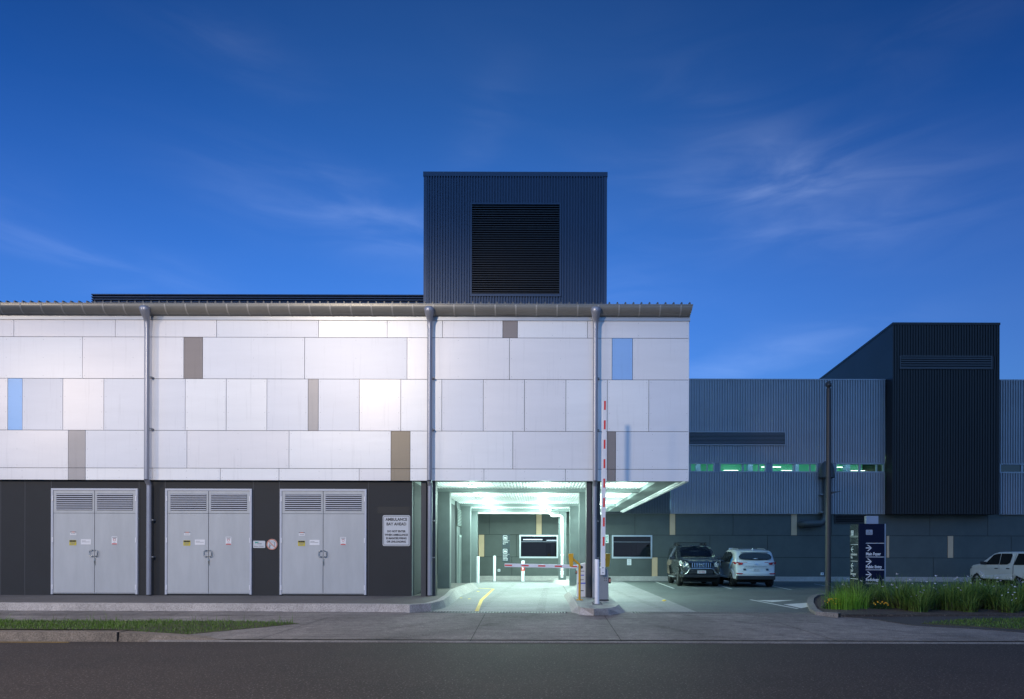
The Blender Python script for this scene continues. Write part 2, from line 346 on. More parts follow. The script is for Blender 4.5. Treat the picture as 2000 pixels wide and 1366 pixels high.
L(mp.outputs[0], n1.inputs['Vector'])
cl = wmath('MULTIPLY', wmath('ADD', wrange(n1.outputs['Fac'], 0.32, 0.82, 0, 1), .12), wmath('ADD', mask, 0.03))
low = wrange(sep.outputs['Z'], 0.05, 0.56, 1.0, 0.0)            # thin haze towards the horizon
vadd = nt.nodes.new('ShaderNodeVectorMath'); vadd.operation = 'SCALE'; vadd.inputs[0].default_value = (0.16, 0.175, 0.19); L(cl, vadd.inputs['Scale'])
vlow = nt.nodes.new('ShaderNodeVectorMath'); vlow.operation = 'SCALE'; vlow.inputs[0].default_value = (0.13, 0.13, 0.10); L(low, vlow.inputs['Scale'])
sum1 = nt.nodes.new('ShaderNodeVectorMath'); sum1.operation = 'ADD'; L(vadd.outputs[0], sum1.inputs[0]); 
ga, ge = wmath('DIVIDE', wmath('SUBTRACT', azm, R(-4)), R(31)), wmath('DIVIDE', wmath('SUBTRACT', elv, R(25)), R(19))
glow = wmath('EXPONENT', wmath('MULTIPLY', wmath('ADD', wmath('POWER', ga, 2), wmath('POWER', ge, 2)), -1))
vgl = nt.nodes.new('ShaderNodeVectorMath'); vgl.operation = 'SCALE'; vgl.inputs[0].default_value = (0.034, 0.09, 0.17); L(glow, vgl.inputs['Scale'])
vs1 = nt.nodes.new('ShaderNodeVectorMath'); vs1.operation = 'ADD'; L(vlow.outputs[0], vs1.inputs[0]); L(vgl.outputs[0], vs1.inputs[1]); L(vs1.outputs[0], sum1.inputs[1])
sum2 = nt.nodes.new('ShaderNodeVectorMath'); sum2.operation = 'ADD'; L(sum1.outputs[0], sum2.inputs[0]); 
vsk = nt.nodes.new('ShaderNodeVectorMath'); vsk.operation = 'SCALE'; L(sky.outputs[0], vsk.inputs[0]); L(wrange(sep.outputs['Z'], 0.30, 0.68, 0.90, 0.48), vsk.inputs['Scale']); L(vsk.outputs[0], sum2.inputs[1])
L(sum2.outputs[0], bg.inputs[0]); bg.inputs[1].default_value = 0.15

sc.view_settings.view_transform = 'Standard'; sc.view_settings.look = 'None'; sc.view_settings.gamma = 1; sc.view_settings.exposure = 2.05
EXPO = 2 ** 2.05
sl = bpy.data.lights.new('sun', 'SUN'); sl.energy = 0.38; sl.angle = R(110); sl.color = (0.22, 0.52, 1.0)       # wide blue twilight glow from behind the viewer
so = bpy.data.objects.new('sun', sl); COL.objects.link(so)
so.rotation_euler = Vector((0.25, 0.80, -0.45)).to_track_quat('-Z', 'Y').to_euler()

cam = bpy.data.cameras.new('camera'); co = bpy.data.objects.new('camera', cam); COL.objects.link(co); sc.camera = co
co.location = (0, 0, H); co.rotation_mode = 'QUATERNION'
co.rotation_quaternion = (Matrix.Rotation(R(90), 3, 'X') @ Matrix.Rotation(ROLL, 3, 'Z')).to_quaternion()
cam.sensor_width = 36; cam.sensor_fit = 'HORIZONTAL'; cam.lens = F / 2000 * 36
cam.shift_x = -(VX - 1000) / 2000; cam.shift_y = (VY - 683) / 2000; cam.clip_end = 2000

# ================================================================== GROUND
D0 = 19.04                                   # white facade plane
YW = D0 + 0.10                               # dark lower wall
XR = 4.2                                     # right end of the panelled building
XL = -22.0                                   # it runs on past the left of the frame
XBAY = -3.54                                 # left side of the ambulance bay
WB = 36.8                                    # rear wall plane
ZA = 0.45                                    # apron level
YK = 12.62                                   # road edge
YG = 15.80                                   # drain line
def yz(y): return 0.27 - 0.08 * (y - YG) / 21.0
def cz(y): return 0.03 + (0.27 - 0.03) * (y - YK) / (YG - YK)
struct(MB().face([(-500, -300, -0.35), (500, -300, -0.35), (500, 700, -0.35), (-500, 700, -0.35)]), 'ground', M['earth'])
struct(MB().face([(-80, -12, 0), (80, -12, 0), (80, YK, 0), (-80, YK, 0)]), 'road', M['asphalt'])
mb = MB()
for i in range(40):
    xa, xb = -30 + i * 1.75, -30 + (i + 1) * 1.75
    mb.face([(xa, YK + 0.13, cz(YK + 0.13)), (xb, YK + 0.13, cz(YK + 0.13)), (xb, YG, cz(YG)), (xa, YG, cz(YG))])
struct(mb, 'driveway', M['concrete'])
struct(MB().box(-7.2, 40, YK, YK + 0.10, -0.3, 0.028).box(-7.2, 40, YK + 0.10, YK + 0.13, -0.3, 0.012, 1), 'kerb', [M['edge'], M['crack']])
# asphalt / concrete boundary of the yard
A_, B_ = G(1366.8, 1197.9, 0.27), G(1220.4, 1138.2, 0.19)
def bx_(y): return A_.x + (B_.x - A_.x) * (y - A_.y) / (B_.y - A_.y)
def strip(x0f, x1f, y0, y1, n, dz=0.0):
    m = MB()
    for i in range(n):
        a, b = y0 + (y1 - y0) * i / n, y0 + (y1 - y0) * (i + 1) / n
        m.face([(x0f(a), a, yz(a) + dz), (x1f(a), a, yz(a) + dz), (x1f(b), b, yz(b) + dz), (x0f(b), b, yz(b) + dz)])
    return m
struct(strip(lambda y: XBAY - 1.2, bx_, YG + 0.42, WB + 0.1, 14), 'bay_floor', M['bayfloor'])
struct(strip(bx_, lambda y: 60.0, YG + 0.42, WB + 0.1, 14), 'parking_lot', M['parking'])
struct(MB().box(-30, 60, YG, YG + 0.42, -0.3, yz(YG) - 0.16), 'drain_channel', M['crack'])
# joints sawn into the concrete
def line(mb, pts, wd, dz, zf, mi=0):
    for a, b in zip(pts, pts[1:]):
        a, b = Vector(a), Vector(b); t = (b - a).normalized(); s = Vector((-t.y, t.x, 0)) * wd / 2
        q = [a - s, b - s, b + s, a + s]; mb.face([(p.x, p.y, zf(p.y) + dz) for p in q], mi)
mb = MB()
for p in (((947, 1200), (918, 1252)), ((1181, 1202), (1214, 1252)), ((640, 1203), (500, 1250)), ((1500, 1206), (1640, 1253))):
    a, b = G(*p[0], 0.26), G(*p[1], 0.04); line(mb, [a, b], 0.014, 0.004, cz)
struct(mb, 'driveway_joints', M['crack'])
mb = MB()
for y in (19.6, 24.2, 29.0, 33.4): line(mb, [(XBAY + 0.9, y, 0), (bx_(y) - 0.02, y, 0)], 0.02, 0.004, yz)
line(mb, [(1.0, 19.6, 0), (1.15, 33.4, 0)], 0.015, 0.004, yz)
struct(mb, 'bay_floor_joints', M['crack'])

tm = bpy.data.materials.new('tyre_rubber_marks'); tm.use_nodes = True
_t = tm.node_tree; _p = _t.nodes['Principled BSDF']; _p.inputs['Base Color'].default_value = (.05, .048, .047, 1); _p.inputs['Roughness'].default_value = .8
_tc = _t.nodes.new('ShaderNodeTexCoord'); _n = _t.nodes.new('ShaderNodeTexNoise'); _n.inputs['Scale'].default_value = 2.6; _n.inputs['Detail'].default_value = 9; _n.inputs['Roughness'].default_value = .7
_t.links.new(_tc.outputs['Object'], _n.inputs['Vector']); _r = _t.nodes.new('ShaderNodeMapRange'); _r.inputs[1].default_value = .40; _r.inputs[2].default_value = .75; _r.inputs[3].default_value = 0; _r.inputs[4].default_value = .26
_t.links.new(_n.outputs['Fac'], _r.inputs[0]); _t.links.new(_r.outputs[0], _p.inputs['Alpha'])
def arc(x0, x1, y0, y1, bend, n=14): return [(x0 + (x1 - x0) * (i / n) ** bend, y0 + (y1 - y0) * i / n, 0) for i in range(n + 1)]
mb = MB()
for off in (0, 1.55):
    line(mb, arc(-4.6 + off, -1.5 + off, YK + .2, YG - .05, .6), .20, .006, cz); line(mb, arc(3.9 + off, 1.7 + off, YK + .2, YG - .05, .6), .20, .006, cz); line(mb, arc(7.5 + off, 3.2 + off, YK + .2, YG - .05, .7), .18, .006, cz)
struct(mb, 'driveway_tyre_marks', tm)
mb = MB()
for off in (0, 1.55): line(mb, arc(-1.5 + off, -1.1 + off, YG + .45, 33, 1.0), .22, .006, yz); line(mb, arc(1.9 + off * .8, 1.6 + off * .8, YG + .45, 30, 1.0), .22, .006, yz)
struct(mb, 'bay_tyre_marks', tm)
# raised apron along the facade, with its kerb sweeping into the bay
front = [(XL - 8, 16.25)] + [tuple(G(x, y, ZA)[:2]) for x, y in ((740, 1180.5), (800, 1181.5), (841, 1179), (866, 1172), (879, 1163), (889, 1152))] + [(-2.72, 23.6), (-2.68, 25.2), (-2.62, 27.5)]
back = [(XBAY, 27.5), (XBAY, 19.3), (XL - 8, 19.3)]
inner = []
for i, (x, y) in enumerate(front):
    a = Vector(front[max(i - 1, 0)]); b = Vector(front[min(i + 1, len(front) - 1)]); t = (b - a).normalized(); n_ = Vector((-t.y, t.x))
    inner.append((x + n_.x * 0.16, y + n_.y * 0.16))
mb = MB(); mb.face([(x, y, ZA) for x, y in front] + [(x, y, ZA) for x, y in back])
struct(mb, 'apron', M['apron'])
mb = MB()
for i in range(len(front) - 1):
    p, q, pi, qi = front[i], front[i + 1], inner[i], inner[i + 1]
    lo = lambda y: (cz(y) if y < YG else yz(y)) - 0.05
    SP = [.02, .02, .02, .03, .07, .16, .25, .28, .28, .28]; sp, sq = SP[i], SP[i + 1]          # the kerb turns into a ramp inside the bay
    def outp(k, s):
        a = Vector(front[max(k - 1, 0)]); b = Vector(front[min(k + 1, len(front) - 1)]); t = (b - a).normalized(); n_ = Vector((t.y, -t.x))
        return Vector(front[k]) + n_ * s
    po, qo = outp(i, sp), outp(i + 1, sq)
    mb.face([(p[0], p[1], ZA + .004), (q[0], q[1], ZA + .004), (qi[0], qi[1], ZA + .004), (pi[0], pi[1], ZA + .004)])
    mb.face([(po.x, po.y, lo(po.y)), (qo.x, qo.y, lo(qo.y)), (q[0], q[1], ZA + .004), (p[0], p[1], ZA + .004)])
for k in range(9):
    x = -22 + k * 2.4
    if x < -5: mb.box(x, x + .012, 16.225, 16.40, .25, ZA + .0065, 1)
struct(mb, 'apron_kerb', [M['kerb'], M['crack']])

# left verge: paved footpath, grass strip, old kerb
mb = MB()
def fz(y): return min(cz(y), 0.27) + 0.005
for k in range(40):
    x = -30 + k * 0.6
    if x > -6.4: break
    mb.face([(x, 15.35, fz(15.35)), (x + .6, 15.35, fz(15.35)), (x + .6, 15.79, fz(15.79)), (x, 15.79, fz(15.79))]); mb.face([(x, 15.79, fz(15.79)), (x + .6, 15.79, fz(15.79)), (x + .6, 16.24, .277), (x, 16.24, .277)])
for k in range(24):
    x = -24 + k * 0.78
    if x > -6.9: break
    mb.face([(x, 15.42, fz(15.42) + .004), (x + .022, 15.42, fz(15.42) + .004), (x + .262, 15.79, fz(15.79) + .004), (x + .24, 15.79, fz(15.79) + .004)], 1); mb.face([(x + .24, 15.79, fz(15.79) + .004), (x + .262, 15.79, fz(15.79) + .004), (x + .50, 16.15, .281), (x + .478, 16.15, .281)], 1)
mb.face([(-24, 15.40, fz(15.40) + .004), (-6.9, 15.40, fz(15.40) + .004), (-6.9, 15.415, fz(15.40) + .004), (-24, 15.415, fz(15.40) + .004)], 1)
struct(mb, 'footpath', [M['concrete'], M['jointgrey']])
vt = G(585, 1217, 0.18); v1 = G(330, 1239, 0.10)
vpoly = [(-30, 12.98), (G(232, 1234, 0.167).x, 12.98), (v1.x, v1.y), (vt.x, vt.y), (G(430, 1216, .18).x, 14.62), (-30, 14.68)]
kx2 = G(232, 1234, 0.167).x
def seg(x, pts):
    for (xa, ya), (xb, yb_) in zip(pts, pts[1:]):
        if xa <= x <= xb: return ya + (yb_ - ya) * (x - xa) / (xb - xa)
    return pts[-1][1]
def vfront(x): return seg(x, [(-30, 12.98), (kx2, 12.98), (v1.x, v1.y), (vt.x, vt.y)])
def vback(x): return seg(x, [(-30, 14.68), (G(430, 1216, .18).x, 14.64), (vt.x, vt.y + .02)])
def vgz(x, y):
    k = min(1, max(0, (kx2 + .9 - x) / .9)); lo_ = min(.185, cz(y) + .022)
    e_ = min(1, max(0, (y - vfront(x)) / .35))
    return .185 * k + (1 - k) * (cz(y) + .004 + (lo_ - cz(y)) * e_)
mb = MB(); nx = 90
for i in range(nx):
    xa, xb = -30 + (vt.x + 30) * i / nx, -30 + (vt.x + 30) * (i + 1) / nx
    for j in range(5):
        q = []
        for x, t in ((xa, j / 5), (xb, j / 5), (xb, (j + 1) / 5), (xa, (j + 1) / 5)):
            y = vfront(x) + (vback(x) - vfront(x)) * t; q.append((x, y, vgz(x, y)))
        mb.face(q)
struct(mb, 'verge', M['soil'])
mb = MB(); prev = None
kx = [-30, -14.0, G(232, 1234, 0.167).x, G(330, 1245, 0.09).x, G(430, 1252, 0.03).x]
kh = [0.167, 0.167, 0.167, 0.10, 0.03]
xs = []
for a, b, ha, hb in zip(kx, kx[1:], kh, kh[1:]):
    n = max(1, int((b - a) / 0.6))
    xs += [(a + (b - a) * i / n, ha + (hb - ha) * i / n) for i in range(n)]
xs.append((kx[-1], kh[-1]))
for (xa, ha), (xb, hb) in zip(xs, xs[1:]):
    ja, jb = random.uniform(-.006, .006), random.uniform(-.006, .006)
    for P in ([(12.66, 0, 12.72, 1), (12.72, 1, 13.02, 1), (13.02, 1, 13.05, 0)]):
        za, zb = (-0.1 if P[1] == 0 else ha), (-0.1 if P[1] == 0 else hb)
        zc_, zd = (-0.1 if P[3] == 0 else ha), (-0.1 if P[3] == 0 else hb)
        mb.face([(xa, P[0], za), (xb, P[0], zb), (xb, P[2], zd), (xa, P[2], zc_)])
for x in (kx[1] + 1.2, kx[2] + 0.05):
    mb.box(x, x + 0.012, 12.655, 13.0, 0.0, 0.171 if x < kx[2] + .1 else 0.125, 1)
struct(mb, 'old_kerb', [M['oldkerb'], M['crack']])
struct(MB().box(-30, -8.6, 12.50, 12.545, 0.0, 0.004), 'yellow_edge_line', mat('worn_yellow_paint', (0.30, 0.19, 0.03), 0.7, var=.35, scale=5))

def blade(mb, base, h, wd, lean, az, seg=2, mi=0, droop=1.6):
    d = Vector((math.cos(az), math.sin(az), 0)); s = Vector((-d.y, d.x, 0)); b = Vector(base); vs = []
    for i in range(seg + 1):
        t = i / seg; p = b + Vector((0, 0, h * (t - 0.0) * (1 - 0.28 * lean * t * t))) + d * (lean * h * t ** droop)
        ww = wd * (1 - t) ** 0.7 if i else wd * 0.8
        if i == seg: vs.append(p)
        else: vs += [p - s * ww / 2, p + s * ww / 2]
    fs = [(2 * i, 2 * i + 1, 2 * i + 3, 2 * i + 2) for i in range(seg - 1)] + [(2 * seg - 2, 2 * seg - 1, 2 * seg)]
    mb.idx(vs, fs, mi, True)
def inside(p, poly):
    c = False; n = len(poly)
    for i in range(n):
        (x1, y1), (x2, y2) = poly[i], poly[i - 1]
        if (y1 > p[1]) != (y2 > p[1]) and p[0] < (x2 - x1) * (p[1] - y1) / (y2 - y1) + x1: c = not c
    return c
mb = MB(); cnt = 0
while cnt < 15000:
    x = random.uniform(-17, vt.x); y = random.uniform(12.95, 14.75)
    if y < vfront(x) or y > vback(x): continue
    cnt += 1; h = random.uniform(0.03, 0.075)
    tall = math.sin(x * 2.1) + math.sin(x * 5.3 + y * 3) * 0.6
    if tall > 0.9: h *= 1.5
    if random.random() < 0.03: h *= random.uniform(2, 3.6)
    blade(mb, (x, y, vgz(x, y) - .005), h, 0.011, random.uniform(0.1, 0.9), random.uniform(0, 6.28), 2)
tag(mb.build('grass', M['grass']), kind='stuff')

# right side: dark path and grass beyond the garden bed
rp = [G(1643, 1203.5, 0.26), G(1700, 1211, 0.2), G(1780, 1222, 0.16), G(1900, 1229, 0.13), G(2000, 1234.5, 0.12), G(2300, 1240, 0.1)]
mb = MB(); pts = [(p.x, p.y) for p in rp]
mb.prism([(x, y, -0.1) for x, y in pts] + [(40, 13.0, -0.1), (40, 15.65, -0.1), (rp[0].x, 15.62, -0.1)], (0, 0, 0.1))
for i in range(len(mb.v)):
    v = mb.v[i]; 
    if v.z > -0.05: v.z = cz(v.y) + 0.012
struct(mb, 'path', M['path'])
gp = [G(1800, 1221, 0.16), G(1890, 1216.5, 0.16), G(2000, 1215.5, 0.16), G(2300, 1215, 0.16), G(2300, 1235, 0.12), G(2000, 1232, 0.12), G(1900, 1227, 0.13)]
gpoly = [(p.x, p.y) for p in gp]
mb = MB(); mb.prism([(x, y, 0.0) for x, y in gpoly], (0, 0, 0.1))
for v in mb.v:
    if v.z > 0.05: v.z = cz(v.y) + 0.03
struct(mb, 'verge_right', M['soil'])
mb = MB(); cnt = 0
while cnt < 6000:
    x = random.uniform(8, 16); y = random.uniform(12.6, 16)
    if not inside((x, y), gpoly): continue
    cnt += 1; blade(mb, (x, y, cz(y) + 0.03), random.uniform(0.03, 0.07), 0.011, random.uniform(.1, .9), random.uniform(0, 6.28), 2)
tag(mb.build('grass', M['grass']), kind='stuff')

# road and bay markings
def poly_on(pxs, dz, z0=0.25):
    out = []
    for x, y in pxs:
        p = G(x, y, z0); p = G(x, y, yz(p.y)); p = G(x, y, yz(p.y)); out.append((p.x, p.y, yz(p.y) + dz))
    return out
mb = MB()
mb.face(poly_on([(931, 1194), (937.2, 1172.8), (944.5, 1172.8), (935, 1194)], 0.004)) if False else None
L_ = [(962, 1150.6), (937.2, 1172.2), (927.5, 1194.2)]; Rr = [(966.3, 1150.6), (943.2, 1173.2), (935, 1194.4)]
for i in range(2): mb.face(poly_on([L_[i], L_[i + 1], Rr[i + 1], Rr[i]], 0.005))
mb.face(poly_on([(893, 1147.4), (962, 1150.3), (962, 1150.9), (893, 1147.9)], 0.005))
for x, y in ((920, 1154.3), (934, 1155.7), (900.5, 1168.5), (916.8, 1170.3)): mb.face(poly_on([(x - 3, y - .3), (x - 1, y - .8), (x + 3, y - .3), (x + 2, y + .5), (x - 2, y + .6)], 0.005))
struct(mb, 'yellow_bay_line', M['yellowline'])
mb = MB()
for a, b in (((1280.5, 1137), (1316.4, 1150)), ((1392, 1140.5), (1430, 1151)), ((1476, 1138.6), (1546, 1152.6)), ((1590, 1141), (1640, 1149.5)), ((1700, 1141), (1760, 1151))):
    mb.face(poly_on([(a[0] - 1.3, a[1]), (a[0] + 1.6, a[1]), (b[0] + 2.0, b[1]), (b[0] - 2.2, b[1])], 0.006, 0.2))
mb.face(poly_on([(1463, 1172), (1468, 1171.8), (1561, 1189.4), (1556, 1190)], 0.006, 0.25))
mb.face(poly_on([(1478, 1173), (1552, 1172.6), (1508, 1176.8)], 0.006, 0.25))
mb.face(poly_on([(1530, 1181), (1590, 1177.4), (1592, 1183), (1565, 1188.6)], 0.006, 0.25))
struct(mb, 'white_markings', M['whiteline'])
mb = MB(); random.seed(11)
for k in range(16):
    x = 1014 + k * 4.9 + random.uniform(-1, 1); y = 1148.7 + random.uniform(-.5, .5); mb.face(poly_on([(x, y), (x + random.uniform(1.5, 4), y - .25), (x + random.uniform(2, 5), y + .5), (x + .8, y + .4)], 0.006, 0.22))
struct(mb, 'worn_lettering', mat('worn_road_paint', (0.36, 0.36, 0.35), 0.7, var=.2, scale=9))

def grate(x0, x1, label):
    r = thing('drain_grate', (x0, YG + 0.21, yz(YG)), label, 'drain grate', 'trench drain grates across the driveway')
    MB().box(x0, x1, YG, YG + 0.015, 0.18, yz(YG) + 0.004).box(x0, x1, YG + 0.405, YG + 0.42, 0.18, yz(YG) + 0.004).build('frame', M['grate'], r)
    m = MB(); n = int((x1 - x0) / 0.07)
    for i in range(n):
        x = x0 + i * (x1 - x0) / n; m.box(x, x + 0.024, YG + 0.016, YG + 0.404, 0.10, yz(YG) + 0.002)
    m.build('bars', M['grate'], r)
grate(XX(790, YG), XX(1109, YG), 'dark slotted trench grate across the lane left of the kerbed island')
grate(XX(1237, YG), XX(1610, YG), 'dark slotted trench grate across the exit right of the kerbed island')
mb = MB().box(XX(1109, YG), XX(1237, YG), YG - 0.001, YG + 0.421, 0.0, yz(YG) - 0.0005).box(-30, XX(790, YG), YG - .001, YG + .421, 0, yz(YG) - .0005).box(XX(1610, YG), 40, YG - .001, YG + .421, 0, yz(YG) - .0005)
struct(mb, 'drain_cover_strip', M['concrete'])

# traffic island under the barrier
base_px = [(1115, 1197), (1109.5, 1180), (1099.5, 1163.5), (1109, 1155.2), (1150, 1154.6), (1176, 1155), (1190, 1164), (1224.5, 1195.5), (1216, 1198.5), (1190, 1200.4), (1160, 1201), (1130, 1199.6)]
top_px = [(1128.5, 1183), (1121, 1169), (1111, 1155.6), (1116, 1152.5), (1150, 1152), (1172, 1152.4), (1184, 1162), (1208, 1181), (1203, 1185.2), (1186, 1188.4), (1160, 1189.2), (1136, 1187)]
ZI = 0.415
bs = []
for x, y in base_px:
    p = G(x, y, 0.25); p = G(x, y, min(yz(p.y), 0.28)); bs.append(Vector((p.x, p.y, p.z - 0.02)))
ts = [G(x, y, ZI) for x, y in top_px]
mb = MB().frustum(bs, ts)
mb.mi = [1 if (i < len(bs) + 0 and len(f) == 4) else 0 for i, f in enumerate(mb.f)]
struct(mb, 'traffic_island', [M['bayfloor'], M['kerb']])
# second island around the rear columns
b2 = [G(1068, 1133.6, 0.2), G(1073, 1127.5, 0.2), G(1140, 1127, 0.2), G(1150, 1141, 0.2), G(1129, 1145.5, 0.2), G(1100, 1144.8, 0.2), G(1085, 1140, 0.2)]
t2 = [G(1082, 1132.4, 0.34), G(1086, 1128, 0.34), G(1138, 1127.4, 0.34), G(1146, 1137, 0.34), G(1128, 1139, 0.34), G(1104, 1137.5, 0.34), G(1094, 1135.2, 0.34)]
t2 = [Vector((p.x, min(p.y, 36.6), p.z)) for p in t2]; b2 = [Vector((p.x, min(p.y, 36.7), p.z)) for p in b2]
struct(MB().frustum(b2, t2), 'rear_traffic_island', M['kerb'])
struct(MB().box(XBAY, 60, WB - 0.22, WB + 0.1, 0.0, ZZ(1125.5, WB - .2)), 'wall_kerb', M['kerb'])
mk = tag(MB().frustum([G(1297 + 4.5 * math.cos(a), 1173 + 1.6 * math.sin(a), yz(21.0) + .004) for a in [k * math.pi / 6 for k in range(12)]],
                      [G(1297 + 3 * math.cos(a), 1172.4 + 1.0 * math.sin(a), yz(21.0) + .02) for a in [k * math.pi / 6 for k in range(12)]]).build('pavement_marker', M['yellowline']),
         'small flat yellow reflector disc on the concrete edge beside the parking asphalt', 'pavement marker')

# ================================================================== PANELLED BUILDING (front)
bld = thing('panelled_building', (0, D0, ZA), 'long white panelled building with dark ground floor, louvred doors and lit ambulance bay', 'building')
rows = [626.5, 660.5, 741.8, 842.8, 916.5, 939.6]
jx = {0: [26, 224, 422, 621, 755, 863, 980.8, 1009.6, 1146.5], 1: [160, 358, 395, 594, 794, 994, 1194.4, 1234.6],
      2: [14.4, 42.8, 122, 202, 361, 441, 520.5, 601, 621, 701, 782, 862, 943, 1023.5, 1104.5, 1185.4, 1266.4],
      3: [132.7, 166.3, 364.6, 564, 763, 800.5, 1001, 1185.4, 1202], 4: [132.7, 166.3, 298, 429.7, 544.5, 701, 763, 800.5, 944.7, 1103.8, 1185.4, 1202]}
accent = {(0, 980.8): ('brown', 0), (1, 358): ('brown', 0), (1, 1194.4): ('blue', 0), (2, 14.4): ('blue', 0), (2, 601): ('brown', 1),
          (3, 132.7): ('brown', 1), (4, 132.7): ('brown', 1), (3, 763): ('brown', 2), (4, 763): ('brown', 2), (3, 1185.4): ('brown', 0), (4, 1185.4): ('brown', 0)}
pan, riv, gp_ = MB(), MB(), 0.0065
accs = []
for r in range(5):
    z1, z0 = ZZ(rows[r], D0) - (0 if r == 0 else gp_), ZZ(rows[r + 1], D0) + (gp_ if r < 4 else 0)
    ext = []; x = jx[r][0] - (200, 225, 80, 200, 180)[r]
    while x > -500: ext.insert(0, x); x -= (200, 200, 80, 200, 130)[r] * (1 if random.random() < 0.7 else 0.45)
    e = [XX(-510, D0)] + [XX(q, D0) for q in ext + jx[r]] + [XR]
    keys = [None] * (1 + len(ext)) + jx[r]
    for a, b, kk in zip(e, e[1:], keys):
        ac = accent.get((r, kk))
        y = D0 + random.uniform(-0.002, 0.002)
        if ac: accs.append((a + gp_, b - gp_, y, z0, z1, ac))
        else: pan.box(a + gp_, b - gp_, y, D0 + 0.03, z0, z1, random.randrange(3))
        n = max(1, round((b - a) / 1.15)); mz = max(1, round((z1 - z0) / 0.55))
        for i in range(n + 1):
            for j in range(mz + 1):
                cx = a + 0.06 + (b - a - 0.12) * i / n; cz_ = z0 + 0.07 + (z1 - z0 - 0.14) * j / mz
                pan.face([(cx - .009, y - .0025, cz_), (cx, y - .0025, cz_ - .009), (cx + .009, y - .0025, cz_), (cx, y - .0025, cz_ + .009)], 3)
pan.build('panel_cladding', M['panel'] + [M['rivet']], bld)
for a, b, y, z0, z1, (k, i) in accs:
    o = MB().box(a, b, y, D0 + 0.03, z0, z1).build('accent_panel', M[k] if k == 'blue' else M[k][i], bld)
    o['label'] = 'sky blue accent panel' if k == 'blue' else 'taupe accent panel'
zb, zt = ZZ(rows[5], D0), ZZ(rows[0], D0)
MB().box(XL, XR - 0.01, D0 + 0.035, D0 + 0.09, zb + .01, zt + .1).build('backing_wall', M['joint'], bld)
MB().box(XR - 0.02, XR, D0 + 0.005, 33.4, zb + 0.05, zt + .1).build('end_wall', M['panel'][1], bld)
# ground-floor wall
zc_w = 3.92
zd_top = zb - 0.004
wl = MB().box(XL, XBAY, YW, YW + 0.2, ZA - 0.2, zd_top + 0.02)
for px in (49, 1.5, 298.5, 520, 100): pass
for px in (1.5, 48.8, 100.2, 271.5, 322.6, 494.5, 545.5, 719.5): wl.box(XX(px, YW) - 0.006, XX(px, YW) + 0.006, YW - 0.004, YW, ZA, zd_top, 1)
wl.build('lower_wall', [M['darkwall'], M['groove']], bld)
MB().box(XX(737, YW), XX(800, YW), YW - 0.006, YW - 0.002, ZZ(1004.5, YW), ZZ(991, YW)).build('wall_patch', mat('repainted_patch', (0.016, 0.0165, 0.017), 0.6), bld)
MB().box(XL, XBAY + 0.02, YW + 0.2, WB, -0.2, zd_top).build('core', M['joint'], bld)
MB().box(XBAY + 0.001, XBAY + 0.005, YW + 0.003, 29.0, 0.1, zc_w).build('bay_side_wall', M['sidewall'], bld)
# fascia, gutter, roof
MB().box(XX(-510, D0), XR + 0.02, D0 - 0.03, D0 + 0.1, ZZ(rows[0], D0 - .03), ZZ(616, D0 - .03)).build('fascia', M['fascia'], bld)
prof = []
gt, gb = ZZ(594.8, D0 - 0.28), ZZ(618.5, D0 - 0.05)
for k in range(11):
    a = R(90 * k / 10); prof.append((D0 - 0.04 - 0.24 * math.cos(a) ** 0.9 if k < 10 else D0 - 0.04, gt - (gt - gb) * math.sin(a)))
gx0, gx1 = XX(-500, D0), XX(1352.5, D0 - 0.28)
gx1b = XX(1345.5, D0 - 0.05)
gu = MB(); n = len(prof)
def gxe(i): return gx1b + (gx1 - gx1b) * (prof[i][1] - gb) / (gt - gb)
vs = [(gx0, y, z) for y, z in prof] + [(gxe(i), y, z) for i, (y, z) in enumerate(prof)]
gu.idx(vs, [(i, i + 1, n + i + 1, n + i) for i in range(n - 1)], 0, True)
gu.face([(gxe(i), y, z) for i, (y, z) in enumerate(prof)] + [(gx1b, D0 - 0.03, gt)])
gu.box(gx0, gx1, prof[0][0] - 0.012, prof[0][0] + 0.02, gt - 0.012, gt + 0.012)
gut = gu.build('gutter', M['gutter'], bld)
px = -490.0
while px < 1340:
    xb = XX(px + 0.0, D0 - 0.3); bd = MB()
    for i in range(n - 1):
        (y0, z0), (y1, z1) = prof[i], prof[i + 1]
        bd.face([(xb, y0 - .006, z0 - .004), (xb + .04, y0 - .006, z0 - .004), (xb + .04, y1 - .006, z1 - .006), (xb, y1 - .006, z1 - .006)])
    px += 40.4; bd.build('gutter_strap', M['gutter_band'], gut)
rf = MB().prism([(gx0, D0 - 0.18, gt + 0.05), (gx0, 34.0, gt + 0.35), (gx0, 34.0, gt + 0.25), (gx0, D0 - 0.18, gt + 0.0)], (gx1b + 0.03 - gx0, 0, 0))
x = gx0 + 0.1
while x < gx1b - 0.05:
    rf.prism([(x, D0 - 0.20, gt + 0.02), (x + 0.06, D0 - 0.20, gt + 0.02), (x + 0.046, D0 - 0.20, gt + 0.10), (x + 0.012, D0 - 0.20, gt + 0.10)], (0, 15.2, 0.3)); x += 0.222
rf.build('roof', M['roof'], bld)
